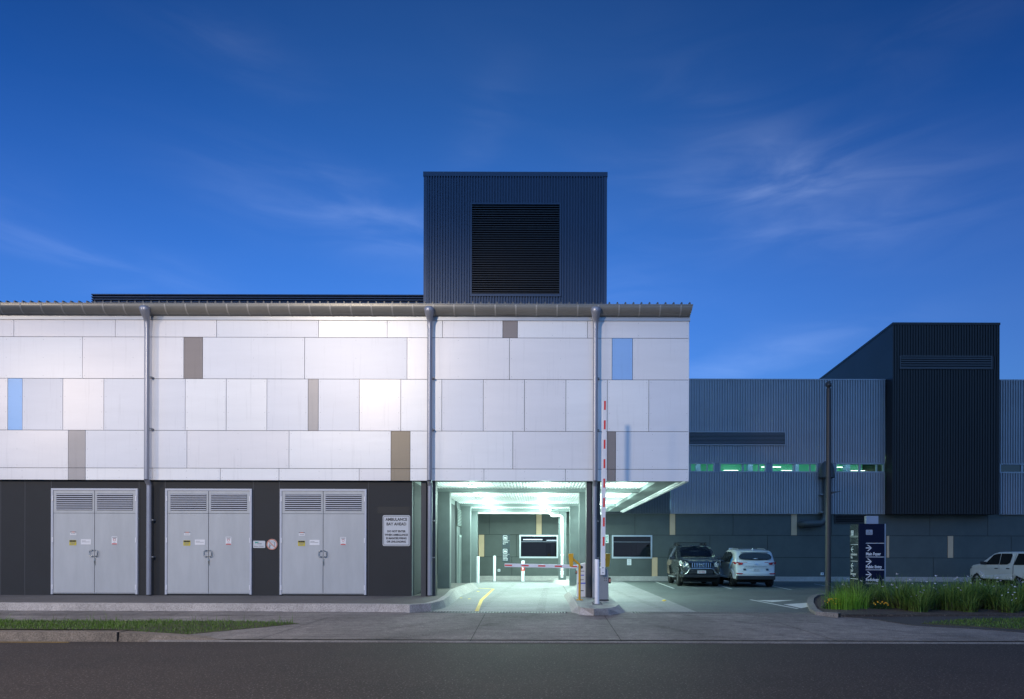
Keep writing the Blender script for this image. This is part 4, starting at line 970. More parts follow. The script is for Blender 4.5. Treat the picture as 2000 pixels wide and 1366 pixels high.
MB().face([(x0 + .045, ys, z1 - .025), (x0 + .17, ys, z1 - .032), (x0 + .14, ys, z1 - .055), (x0 + .085, ys, z1 - .062), (x0 + .075, ys, z1 - .085)]).build('logo', M['teal'], s2)
MB().text('energex', .042, (x0 + .11, ys, z1 - .092), bold=.001).text('Phone 13 62 62', .042, (x0 + .03, ys, z0 + .03), bold=.001).build('lettering', M['ink2'], s2)
cxr, czr, rr_ = XX(531.5, YW), ZZ(1065, YW), XX(542.2, YW) - XX(531.5, YW)
s3 = thing('prohibition_sign', (cxr, YW, czr), 'round white sign with red ring and slash over a figure', 'sign')
MB().tube([(cxr, YW - .001, czr), (cxr, YW - .014, czr)], rr_, 32).build('plate', M['sign'], s3)
m = MB(); N = 36
A = [(cxr + rr_ * .99 * math.cos(2 * math.pi * k / N), ys, czr + rr_ * .99 * math.sin(2 * math.pi * k / N)) for k in range(N)]; B = [(cxr + rr_ * .82 * math.cos(2 * math.pi * k / N), ys, czr + rr_ * .82 * math.sin(2 * math.pi * k / N)) for k in range(N)]
m.idx(A + B, [(i, (i + 1) % N, N + (i + 1) % N, N + i) for i in range(N)])
q = .6 * rr_; t_ = .055 * rr_
m.face([(cxr - q - t_, ys - .003, czr + q - t_), (cxr - q + t_, ys - .003, czr + q + t_), (cxr + q + t_, ys - .003, czr - q + t_), (cxr + q - t_, ys - .003, czr - q - t_)])
m.build('ring_and_slash', M['ringred'], s3)
m = MB().disc((cxr - .4 * rr_, ys, czr + .02 * rr_), .11 * rr_, (0, -1, 0), 12)
m.face([(cxr - .58 * rr_, ys, czr - .68 * rr_), (cxr - .32 * rr_, ys, czr - .72 * rr_), (cxr - .28 * rr_, ys, czr - .14 * rr_), (cxr - .55 * rr_, ys, czr - .14 * rr_)])
m.face([(cxr - .3 * rr_, ys, czr - .28 * rr_), (cxr + .05 * rr_, ys, czr - .12 * rr_), (cxr + .05 * rr_, ys, czr - .06 * rr_), (cxr - .3 * rr_, ys, czr - .16 * rr_)])
m.face([(cxr + .42 * rr_, ys, czr - .42 * rr_), (cxr + .54 * rr_, ys, czr - .42 * rr_), (cxr + .54 * rr_, ys, czr + .42 * rr_), (cxr + .42 * rr_, ys, czr + .42 * rr_)])
m.face([(cxr - .25 * rr_, ys, czr + .42 * rr_), (cxr + .54 * rr_, ys, czr + .42 * rr_), (cxr + .54 * rr_, ys, czr + .48 * rr_), (cxr - .25 * rr_, ys, czr + .48 * rr_)])
m.build('figure', M['ink2'], s3)

# bay direction signs on the rear wall
def bay_sign(py0, py1, lines, lab):
    yw = WB - .03; x0, x1 = WX(981), WX(995.8); z0, z1 = WZ(py1), WZ(py0)
    t = thing('direction_sign', ((x0 + x1) / 2, yw, z0), lab, 'sign', 'stacked slate direction signs on the bay wall')
    MB().box(x0, x1, yw, WB - .001, z0, z1).build('plate', M['signdark'], t)
    y = yw - .003; w_ = x1 - x0
    ic = MB(); a, b, c, d = x0 + .04, x0 + w_ * .66, z1 - .05 - (w_ * .6), z1 - .05
    border(ic, a, b, c, d, y, .028, .04)
    ic.box(a + .055, a + .15, y - .001, y, c + .07, d - .08).face([(a + .15, y, c + .07), (b - .04, y, c + .07), (b - .04, y, c + .12), (a + .18, y, d - .1), (a + .15, y, d - .1)])
    ic.box(x0 + .03, x1 - .02, y - .001, y, c - .05, c - .035)
    ic.build('pictogram', M['pale'], t)
    lt = MB(); zz = c - .05
    sz = .10 if len(lines) < 3 else .085
    for i, s in enumerate(lines): lt.text(s, sz, (x0 + .035, y, zz - .09 - i * sz * .92), sx=.62, bold=.002)
    lt.build('lettering', M['pale'], t)
bay_sign(1045.5, 1071, ['Ambulance', 'Bay 2'], 'upper slate sign reading Ambulance Bay 2 on the bay wall')
bay_sign(1071.8, 1098.5, ['Non-urgent', 'ambulance', 'registrations', 'at Reception'], 'lower slate sign with ambulance pictogram and small text')
def notice(px0, px1, py0, py1, base, marks, lab, inkm):
    yw = WB - .012; x0, x1, z0, z1 = WX(px0), WX(px1), WZ(py1), WZ(py0)
    t = thing('wall_notice', ((x0 + x1) / 2, yw, z0), lab, 'notice')
    MB().box(x0, x1, yw, WB - .001, z0, z1).build('plate', base, t)
    m = MB()
    for u0, u1, v0, v1 in marks: m.box(x0 + (x1 - x0) * u0, x0 + (x1 - x0) * u1, yw - .004, yw - .001, z0 + (z1 - z0) * v0, z0 + (z1 - z0) * v1)
    m.build('print', inkm, t); return t, x0, x1, z0, z1, yw
lns = [(.2, .8, .8, .86), (.3, .7, .62, .68), (.2, .8, .36, .42), (.25, .75, .14, .2)]
notice(1224.8, 1233, 1092.6, 1104.6, M['signwhite'], lns, 'small white notice below the right-hand bay window', M['ink2'])
notice(1423.4, 1431.4, 1070.6, 1082.4, M['signwhite'], lns, 'small white notice above the white hatchback', M['ink2'])
t, x0, x1, z0, z1, yw = notice(1180.8, 1188.6, 1045.4, 1061.6, M['signwhite'], [(.1, .9, .46, .52), (.3, .7, .12, .3)], 'white notice with green 25P lettering beside the window', M['signgreen'])
MB().text('25P', .13, ((x0 + x1) / 2, yw - .003, z1 - .16), align='CENTER', sx=.7, bold=.004).build('lettering', M['signgreen'], t)
for px, py, lab in ((974.7, 1115.4, 'small white power outlet low on the bay rear wall'), (1605.5, 1120.5, 'small pale power outlet on the dark wall near the light pole')):
    x, z = WX(px), WZ(py); t = thing('power_outlet', (x, WB, z), lab, 'outlet')
    MB().rounded(x - .07, x + .07, z - .07, z + .07, WB - .05, .015, .049).build('cover', M['whitepost'], t)
    MB().box(x - .03, x + .03, WB - .056, WB - .0505, z - .035, z + .035).build('socket', M['cabgrey'], t)
# side-wall sign seen edge-on
t = thing('side_wall_sign', (XBAY + .1, 23.9, 1.2), 'narrow white lettered sign on the bay side wall behind the pipe', 'sign')
MB().box(XBAY + .101, XBAY + .115, 23.5, 24.3, 1.0, 2.6).build('plate', M['column'], t)
m = MB()
for i, s in enumerate(('STAFF', 'ONLY', 'NO', 'PUBLIC', 'ACCESS')): m.text(s, .22, (XBAY + .118, 24.25, 2.3 - i * .27), ux=(0, -1, 0), sx=.9, bold=.004)
m.build('lettering', M['pale'], t)
# black bait box at the foot of the wall
p = G(813, 1159.5, ZA); p.x, p.y = XBAY + .2, 20.35
t = thing('bait_box', (p.x, p.y, ZA), 'small black box with upright pipe at the foot of the side wall', 'bait box')
MB().prism([(p.x - .1, p.y, ZA), (p.x + .12, p.y, ZA), (p.x + .10, p.y, ZA + .1), (p.x - .08, p.y, ZA + .13)], (0, .2, 0)).build('box', M['rubber'], t, bevel=.01)
MB().tube([(p.x - .07, p.y + .1, ZA), (p.x - .07, p.y + .1, ZA + .2)], .014, 8).build('pipe', M['whitepost'], t)
# white drain pipe in the bay
yp = d4 - .12
t = thing('drain_pipe', (XX(1097.5, yp), yp, 0.33), 'white plastic drain pipe with offset bends in front of the rear column', 'pipe')
pa = [U(1073.5, 996, yp), U(1073.5, 1000, yp), U(1078, 1007, yp), U(1080, 1007.6, yp), U(1095, 1007.6, yp), U(1097.5, 1009.5, yp), U(1097.7, 1128.5, yp)]
MB().tube(pa, .062, 12).build('pipe', M['white'], t)
m = MB()
for py in (1021, 1083, 1116, 1120): m.tube([U(1097.7, py, yp), U(1097.7, py + 2.4, yp)], .085, 12)
m.tube([U(1073.5, 995, yp), U(1073.5, 999, yp)], .095, 12)
m.build('coupling', M['white'], t)

# ================================================================== BOLLARDS, BARRIERS, CARD READERS
def bollard(px, py_t, py_b, z, wpx, lab, red=False, flange=False):
    p = G(px, py_b, z)
    if p.y > 35.4: p = U(px, py_b, 35.4); z = yz(35.4)
    d = p.y; r_ = wpx * d / F / 2; zt_ = ZZ(py_t + (VX - px) * SR, d)
    t = thing('bollard', (p.x, d, z), lab, 'bollard', 'white steel bollards')
    MB().tube([(p.x, d, z), (p.x, d, zt_ - .02), (p.x, d, zt_)], [r_, r_, r_ * .8], 20).build('post', M['whitepost'], t)
    if flange:
        m = MB().box(p.x - .13, p.x + .13, d - .13, d + .13, z, z + .014)
        for sx in (-1, 1):
            for sy in (-1, 1): m.tube([(p.x + sx * .1, d + sy * .1, z + .014), (p.x + sx * .1, d + sy * .1, z + .045)], .014, 8)
        m.build('base_plate', M['grate'], t)
    if red:
        MB().tube([(p.x, d, z + .55), (p.x, d, z + .85)], r_ + .003, 20).build('red_band', M['red'], t)
        MB().text('S', .2, (p.x - .055, d - r_ - .006, z + .62), bold=.006).build('symbol', M['pale'], t)
bollard(933.1, 1087, 1139.5, .23, 6.3, 'slim white bollard nearest the rear left column')
bollard(965.7, 1085.8, 1132.6, .215, 5.8, 'slim white bollard left of the slate signs, near the back wall')
bollard(1021.4, 1095.3, 1133.6, .21, 7.0, 'white bollard with a red band behind the lowered boom', red=True)
bollard(1166, 1092.8, 1180.4, ZI, 9.4, 'thick white bollard bolted to the front of the kerbed island', flange=True)

def stripes(mb, a, b, n, dashlen, hw, y, axis):
    for i in range(n):
        pass
# raised barrier (right)
p = G(1179, 1173.5, ZI); d = p.y
t = thing('boom_barrier', (p.x, d, ZI), 'grey cabinet barrier with its red and white boom raised upright', 'boom barrier', 'car park boom barriers')
zt_ = ZZ(1108.5, d); hw = .128
m = MB(); a0 = [(p.x - hw, d - .0, ZI), (p.x + hw, d, ZI), (p.x + hw, d, zt_ - .10), (p.x + hw - .05, d, zt_ - .02), (p.x + hw - .12, d, zt_), (p.x - hw, d, zt_ - .0)]
m.prism(a0, (0, .32, 0)); m.build('cabinet', M['cabgrey'], t, bevel=.012)
MB().box(p.x - hw - .01, p.x + hw + .01, d - .01, d + .33, ZI, ZI + .03).build('plinth', M['rubber'], t)
m = MB()
for dx in (.02, .07):
    for dz in (-.28, -.34): m.disc((p.x + dx, d - .004, zt_ + dz), .012, (0, -1, 0), 8)
m.build('bolts', M['rubber'], t)
MB().box(p.x + hw, p.x + hw + .06, d + .02, d + .14, zt_ - .42, zt_ - .26).box(p.x + hw + .01, p.x + hw + .055, d + .013, d + .02, zt_ - .38, zt_ - .30, 1).build('signal_light', [M['rubber'], M['ringred']], t)
bx0 = XX(1177, d); db = d - .07
zl, zh = ZZ(1123, db), U(1181, 783, db).z
lean = .03
def bx(z): return bx0 + lean * (z - zl) / (zh - zl)
bw = .06
bo = MB(); bo.prism([(bx(zl) - bw, db - .02, zl), (bx(zl) + bw, db - .02, zl), (bx(zh) + bw * .85, db - .02, zh), (bx(zh) - bw * .85, db - .02, zh)], (0, .05, 0))
boom = bo.build('boom', M['whitepost'], t, bevel=.006)
stt = MB(); pitch = (ZZ(783, db) - ZZ(822.5, db)); z = zh - .02; k = 0
for k in range(9):
    za = zh - .01 - k * 37.9 * db / F; zb2 = za - 17.5 * db / F
    if zb2 < zl + .3: break
    stt.face([(bx(zb2) - .024 + .012, db - .0225, zb2), (bx(zb2) + .024 + .012, db - .0225, zb2), (bx(za) + .024 + .012, db - .0225, za), (bx(za) - .024 + .012, db - .0225, za)])
stt.build('red_stripes', M['red'], boom)
m = MB()
for dz in (.06, .19): m.disc((bx(zl), db - .023, zl + dz), .018, (0, -1, 0), 10)
m.build('boom_bolts', M['ink2'], boom)
# lowered barrier (left)
dL = G(1136, 1157, .42).y; dL = 19.6
xa, xb = XX(1127.6, dL), XX(1144.2, dL); zlo, zhi = ZI - .0, ZZ(1099, dL)
t = thing('boom_barrier', ((xa + xb) / 2, dL, zlo), 'white cabinet barrier with its red and white boom lowered across the lane', 'boom barrier', 'car park boom barriers')
m = MB().prism([(xa, dL, zlo - .1), (xb, dL, zlo - .1), (xb, dL, zhi), (xa + .05, dL, zhi - .05), (xa, dL, zhi - .09)], (0, .32, 0)); m.build('cabinet', M['whitepost'], t, bevel=.01)
m = MB().disc(((xa + xb) / 2 + .0, dL - .004, ZZ(1108, dL)), .042, (0, -1, 0), 18)
m.box(xa + .02, xb - .01, dL - .005, dL - .002, ZZ(1140.5, dL), ZZ(1138, dL), 1)
m.box(xa + .05, xb - .04, dL - .005, dL - .002, ZZ(1116.5, dL), ZZ(1115, dL), 2).box(xa + .06, xb - .06, dL - .005, dL - .002, ZZ(1154.5, dL), ZZ(1153, dL), 0)
m.box(xa + .03, xb - .02, dL - .005, dL - .002, ZZ(1137, dL), ZZ(1121, dL), 3)
m.box(xa + .05, xb - .05, dL - .008, dL - .0052, ZZ(1124.6, dL), ZZ(1122.5, dL), 1).disc((xa + .1, dL - .008, ZZ(1132.5, dL)), .022, (0, -1, 0), 10, 0).box(xa + .13, xb - .06, dL - .008, dL - .0052, ZZ(1133, dL), ZZ(1131.5, dL), 2)
m.build('instructions', [M['signdark'], mat('blue_band', (.12, .16, .6), .5), M['ink2'], M['signwhite']], t)
MB().box(xa - .05, xa - .001, dL + .03, dL + .13, ZZ(1121, dL), ZZ(1114.5, dL)).box(xa - .045, xa - .01, dL + .022, dL + .029, ZZ(1119, dL), ZZ(1116, dL), 1).build('signal_light', [M['rubber'], M['ringred']], t)
db = dL - .06
L0, L1 = U(985.5, 1104.2, db), U(1128, 1107, db)
bh = .05
m = MB().prism([(L0.x, db - .02, L0.z - bh), (L1.x, db - .02, L1.z - bh * 1.05), (L1.x, db - .02, L1.z + bh * 1.05), (L0.x, db - .02, L0.z + bh)], (0, .05, 0))
boom = m.build('boom', M['whitepost'], t, bevel=.006)
m = MB()
for k in range(5):
    q0, q1 = 986 + k * 32.5, 986 + k * 32.5 + 14.2
    if k == 4: q1 = 1127
    za, zb2 = L0.z + (L1.z - L0.z) * (q0 - 985.5) / 142.5, L0.z + (L1.z - L0.z) * (q1 - 985.5) / 142.5
    m.face([(XX(q0, db), db - .0225, za - .02), (XX(q1, db), db - .0225, zb2 - .02), (XX(q1, db), db - .0225, zb2 + .018), (XX(q0, db), db - .0225, za + .018)])
m.build('red_stripes', M['red'], boom)

def reader(px, py_b, mirror, lab):
    p = G(px, py_b, ZI); d = p.y; s = -1 if mirror else 1; X = lambda q: p.x + s * q * d / F
    t = thing('card_reader_post', (p.x, d, ZI), lab, 'card reader', 'yellow gooseneck card reader posts')
    z1 = ZZ(1103.5, d); hz = ZZ(1091.5, d)
    MB().tube([(p.x, d, ZI), (p.x, d, z1 - .02), (p.x - s * .008, d, z1 + .01), (X(-15.5), d - .0, hz + .02)], .030, 8, smooth=False).build('gooseneck', M['yellow'], t)
    m = MB().box(p.x - .08, p.x + .08, d - .07, d + .07, ZI, ZI + .012)
    for dx in (-.065, .065): m.tube([(p.x + dx, d - .05, ZI + .012), (p.x + dx, d - .05, ZI + .035)], .012, 8)
    m.build('base_plate', M['yellow'], t)
    zt_, zb_ = ZZ(1081, d), ZZ(1107, d)
    hd = [(X(-22.2), d - .05, zt_ - .012), (X(-12.3), d - .05, zt_), (X(-13), d - .05, zb_), (X(-19.6), d - .05, zb_)]
    MB().prism(hd, (0, .12, 0)).build('reader_hood', M['yellow'], t, bevel=.006)
    return t
reader(1132, 1172.6, False, 'yellow gooseneck card reader post facing the entry lane, seen from behind')
reader(1169.8, 1163, True, 'yellow gooseneck card reader post facing the exit lane, behind the raised boom')

# ================================================================== LIGHT POLE, TOTEM
p = G(1617.5, 1166, .30); d = p.y
t = thing('light_pole', (p.x, d, .28), 'tall slim dark light pole standing beside the garden bed', 'light pole')
r_ = 5.0 * d / F; zt_ = ZZ(745.5 + (VX - 1620) * SR, d)
MB().tube([(p.x, d, .15), (p.x, d, ZZ(758, d))], [r_ * 1.05, r_ * .9], 16).build('pole', M['polemat'], t)
m = MB().tube([(p.x, d, ZZ(758, d)), (p.x, d, ZZ(755, d)), (p.x, d, ZZ(754, d)), (p.x, d, ZZ(748, d)), (p.x, d, ZZ(747, d)), (p.x, d, zt_)], [r_ * .6, r_ * .6, r_ * 1.0, r_ * 1.0, r_ * .7, r_ * .7], 12)
m.box(p.x - .09, p.x - .03, d - .04, d + .04, ZZ(753, d), ZZ(746, d)); m.build('pole_top_fitting', M['polemat'], t)
m = MB().prism([(p.x + .07, d - .05, ZZ(963.5, d)), (p.x + .38, d - .05, ZZ(959, d)), (p.x + .38, d - .05, ZZ(958.4, d)), (p.x + .07, d - .05, ZZ(959.5, d))], (0, .2, 0))
m.prism([(p.x + .06, d - .02, ZZ(964.5, d)), (p.x + .15, d - .02, ZZ(961, d)), (p.x + .13, d - .02, ZZ(964.2, d)), (p.x + .06, d - .02, ZZ(967, d))], (0, .1, 0), 1)
m.build('floodlight', [M['polemat'], M['cabgrey']], t)

TDt = 22.9; tzb = .3
x0, x1 = XX(1677, TDt), XX(1728, TDt); z1 = U(1700, 1023.3, TDt).z; dep = .63
tt = thing('totem_sign', ((x0 + x1) / 2, TDt, tzb), 'navy directory totem with white arrows to Main Foyer and Public Entry', 'directory sign')
MB().box(x0, x1, TDt, TDt + dep, tzb, z1).build('body', M['totemblue'], tt, bevel=.02)
MB().box(x0 - .006, x0 - .001, TDt + .03, TDt + dep - .01, tzb, z1 - .01).build('side_panel', M['totemside'], tt)
MB().box(x1 + .001, x1 + .06, TDt + .05, TDt + dep + .1, tzb, z1 + .0).build('edge_strip', M['totemgrey'], tt)
MB().box(XX(1692, TDt + dep), x1 + .10, TDt + dep + .005, TDt + dep + .14, tzb, U(1700, 1008, TDt + dep).z).build('back_blade', M['totemgrey'], tt)
yf = TDt - .004; lt = MB(); tX = lambda q: XX(q, TDt); tZ = lambda q: U(1700, q, TDt).z
def arrow(m, org, ux, l, h, wd):
    o = Vector(org); ux = Vector(ux); uz = Vector((0, 0, 1))
    m.face([o + ux * 0 - uz * wd / 2, o + ux * (l - wd * .4) - uz * wd / 2, o + ux * (l - wd * .4) + uz * wd / 2, o + uz * wd / 2])
    for s in (-1, 1):
        m.face([o + ux * l, o + ux * (l - wd * 1.4), o + ux * (l - h * .62 - wd * 1.3) + uz * s * h * .5, o + ux * (l - h * .62) + uz * s * (h * .5)])
for py in (1061.3, 1088.2, 1113.3): lt.box(tX(1691), tX(1727), yf - .001, yf, tZ(py + .45), tZ(py - .45))
for py in (1070.6, 1097.2, 1122.6): arrow(lt, (tX(1691), yf, tZ(py)), (1, 0, 0), tX(1703) - tX(1691), tX(1703) - tX(1691), .028)
for s, py in (('Main Foyer', 1084.8), ('Public Entry', 1110), ('Radiology', 1135)): lt.text(s, .138, (tX(1691), yf, tZ(py)), sx=.80, bold=.0035)
lt.text('Medical Imaging', .08, (tX(1691), yf, tZ(1141)), sx=.8)
lt.build('lettering', M['pale'], tt)
m = MB().rounded(tX(1691), tX(1704), tZ(1045), tZ(1035), yf, .02, .003); m.build('crest_plate', M['totemgrey'], tt)
m = MB().box(tX(1696.2), tX(1699), yf - .003, yf - .001, tZ(1039.3), tZ(1036.8)).box(tX(1693), tX(1702), yf - .003, yf - .001, tZ(1042.4), tZ(1040.6)).box(tX(1692.5), tX(1703), yf - .003, yf - .001, tZ(1043.9), tZ(1043.3))
m.build('crest', M['ink2'], tt)
# side face
xs_ = x0 - .0085; sm = MB(); ya, yb2 = TDt + .04, TDt + dep - .06
for py in (1063.5, 1096.5, 1131.5): sm.face([(xs_, ya, tZ(py - .4)), (xs_, yb2, tZ(py - .4)), (xs_, yb2, tZ(py + .4)), (xs_, ya, tZ(py + .4))])
for py in (1073, 1106): arrow(sm, (xs_, yb2 - .21, tZ(py)), (0, 1, 0), .2, .2, .03)
for s, py in (('Ambulance', 1085), ('Bay', 1091), ('Staff', 1117.5), ('Entrance', 1124)): sm.text(s, .115, (xs_, yb2 - .01, tZ(py)), ux=(0, -1, 0), sx=.9, bold=.002)
sm.box(xs_ - .002, xs_, yb2 - .22, yb2 - .03, tZ(1045.5), tZ(1035.5))
sm.build('side_lettering', M['pale'], tt)
MB().box(xs_ - .004, xs_ - .002, yb2 - .16, yb2 - .09, tZ(1040), tZ(1037)).box(xs_ - .004, xs_ - .002, yb2 - .20, yb2 - .05, tZ(1043.4), tZ(1041.6)).build('side_crest', M['ink2'], tt)

# ================================================================== GARDEN BED
ZB = .30
kb = [G(1640, 1203.0, .27), G(1601, 1200.6, .27), G(1590, 1194, .27), G(1583.5, 1181, .27), G(1585, 1172, .27), G(1593, 1167, .26), G(1615, 1163.5, .26)]
bedp = [(p.x, p.y) for p in kb] + [(13.5, 21.3), (17, 22.0), (40, 22.3), (40, 15.66), (14, 15.64)]
struct(MB().prism([(x, y, 0) for x, y in bedp], (0, 0, ZB)), 'garden_bed', M['mulch'])
m = MB(); kp = [(p.x, p.y) for p in kb]
for i in range(len(kp) - 1):
    (xa, ya), (xb, yb3) = kp[i], kp[i + 1]
    def off(k, s):
        a = Vector(kp[max(k - 1, 0)]); b = Vector(kp[min(k + 1, len(kp) - 1)]); tt_ = (b - a).normalized(); return Vector(kp[k]) + Vector((tt_.y, -tt_.x)) * s
    i0, i1, o0, o1 = off(i, .07), off(i + 1, .07), off(i, -.10), off(i + 1, -.10)
    zt2 = ZB + .035
    m.face([(i0.x, i0.y, zt2), (i1.x, i1.y, zt2), (o1.x, o1.y, zt2), (o0.x, o0.y, zt2)])
    m.face([(o0.x, o0.y, zt2), (o1.x, o1.y, zt2), (o1.x, o1.y, .1), (o0.x, o0.y, .1)])
    m.face([(i0.x, i0.y, zt2), (i1.x, i1.y, zt2), (i1.x, i1.y, .1), (i0.x, i0.y, .1)])
struct(m, 'bed_kerb', M['edge'])
struct(MB().prism([(13.5, 21.3, 0), (17, 22.0, 0), (40, 22.3, 0), (40, 22.5, 0), (17, 22.2, 0), (13.4, 21.5, 0)], (0, 0, ZB + .06)), 'bed_back_kerb', M['kerb'])

def strappy(n, h, lean, wd, leafm, drop=True, flowers=0, seed=0):
    random.seed(seed); t = bpy.data.objects.new('strappy_plant', None); COL.objects.link(t)
    m, dm = MB(), MB()
    for i in range(n):
        az = random.uniform(0, 6.28); rr = random.uniform(0, .32); hh = h * random.uniform(.45, 1.12); le = random.uniform(.05, lean) ** 1.0
        blade(m, (rr * math.cos(az), rr * math.sin(az), -.02), hh, wd * random.uniform(.7, 1.2), le, az + random.uniform(-.6, .6), 5, droop=2.2)
    fls = []
    for i in range(flowers):
        az = random.uniform(0, 6.28); rr = random.uniform(.1, .36); c = Vector((rr * math.cos(az), rr * math.sin(az), h * random.uniform(.45, .95))); fls.append((c, az))
        m.tube([(c.x * .3, c.y * .3, .1), tuple(c)], .004, 4, smooth=False)
    m.build('leaves', M[leafm], t, local=True)
    if drop:
        for i in range(n // 5):
            az = random.uniform(0, 6.28); blade(dm, (.2 * math.cos(az), .2 * math.sin(az), 0), h * random.uniform(.25, .6), wd, random.uniform(1.0, 1.9), az, 4, droop=1.2)
        dm.build('dry_leaves', M['leafdry'], t, local=True)
    for c, az in fls:
        fm = MB()
        for k in range(5):
            a = k * 1.2566 + az; q = Vector((math.cos(a), math.sin(a) * .6, .5 + .4 * math.sin(a))); sd = Vector((-math.sin(a), math.cos(a), 0)) * .017
            fm.face([c, c + q * .024 + sd, c + q * .045, c + q * .024 - sd])
        fm.build('flower', M['petal'], t, local=True)
    return t
protos = [strappy(190, .82, 1.35, .024, 'leaf', True, (3, 0, 4, 1, 3)[s], 30 + s) for s in range(5)]
random.seed(5)
spots = []
for row, (y, step) in enumerate(((16.05, .95), (16.7, .55), (17.5, .6), (18.6, .75), (20.0, .95))):
    x = (XX(1800, 16.05), XX(1772, 16.7), XX(1690, 17.5), XX(1655, 18.6), XX(1655, 20.0))[row]
    while x < 17.5: spots.append((x + random.uniform(-.14, .14), y + random.uniform(-.25, .25))); x += step * random.uniform(.8, 1.2)
used = set(); GRP = 'strappy leaved plants massed in the garden bed'
for i, (x, y) in enumerate(spots):
    if x > XX(1665, y) and x < XX(1735, y) and 22.2 > y > 21.8: continue
    k = i % 5; o = protos[k] if k not in used else copy_tree(protos[k]); used.add(k)
    o.location = (x, y, ZB); o.rotation_euler.z = random.uniform(0, 6.28); s = random.uniform(.8, 1.15) * (1.0 if y < 18.5 else .92) * (.6 if y < 16.3 else 1); o.scale = (s, s, s)
    fl_ = any(ch.name.startswith('flower') for ch in o.children)
    tag(o, 'clump of arching dark green strappy leaves with white flowers in the garden bed' if fl_ else 'clump of arching dark green strappy leaves without flowers in the garden bed', 'plant', GRP)
lp = strappy(170, .55, .75, .012, 'lime', False, 0, 77)
ls = [(1632, 16.9), (1652, 16.8), (1672, 17.0), (1640, 17.8), (1662, 17.9)]
for i, (px, y) in enumerate(ls):
    o = lp if i == 0 else copy_tree(lp); o.name = 'grass_tuft'; o.location = (XX(px, y), y, ZB); o.rotation_euler.z = i * 1.3; o.scale = (1, 1, (1, .95, 1.1, .9, 1.0)[i])
    tag(o, 'bright lime green fine grass tuft at the left end of the garden bed', 'plant', 'lime grass tufts at the end of the bed')
def shrub(px, py, rad, h, leafm, flm, nf, lab, seed):
    random.seed(seed); p = G(px, py, ZB); t = thing('flowering_shrub', (p.x, p.y, ZB), lab, 'shrub')
    m = MB()
    for i in range(900):
        a = random.uniform(0, 6.28); e = math.asin(random.random()); q = rad * random.uniform(.45, 1.05) * (1 + .2 * math.sin(3 * a + seed))
        c = p + Vector((q * math.cos(a) * math.cos(e), q * .8 * math.sin(a) * math.cos(e), h * math.sin(e) * random.uniform(.6, 1)))
        u_ = Vector((random.gauss(0, 1), random.gauss(0, 1), random.gauss(0, 1))).normalized() * .035; v_ = u_.orthogonal().normalized() * .010
        m.face([c - u_, c + v_, c + u_, c - v_])
    for i in range(14):
        a = random.uniform(0, 6.28); m.tube([p, p + Vector((rad * .6 * math.cos(a), rad * .5 * math.sin(a), h * .7))], .005, 4)
    m.build('foliage', M[leafm], t)
    for i in range(nf):
        a = random.uniform(0, 6.28); e = random.uniform(.35, 1.4); c = p + Vector((rad * math.cos(a) * math.cos(e), -abs(rad * .8 * math.sin(a) * math.cos(e)), h * math.sin(e) + .02))
        MB().disc(c, .017, (random.uniform(-.4, .4), -1, random.uniform(.3, 1)), 8).build('flower', M[flm], t)
shrub(1628, 1189, .30, .24, 'shrubleaf', 'daisy', 26, 'low green shrub dotted with yellow daisies at the bed corner', 3)
shrub(1719, 1189, .22, .17, 'shrubleaf', 'daisy', 13, 'smaller low shrub with yellow daisies in the middle of the bed front', 4)
shrub(1868, 1190, .36, .16, 'silverleaf', 'petal', 8, 'low silver grey leaved shrub at the front of the bed', 6)

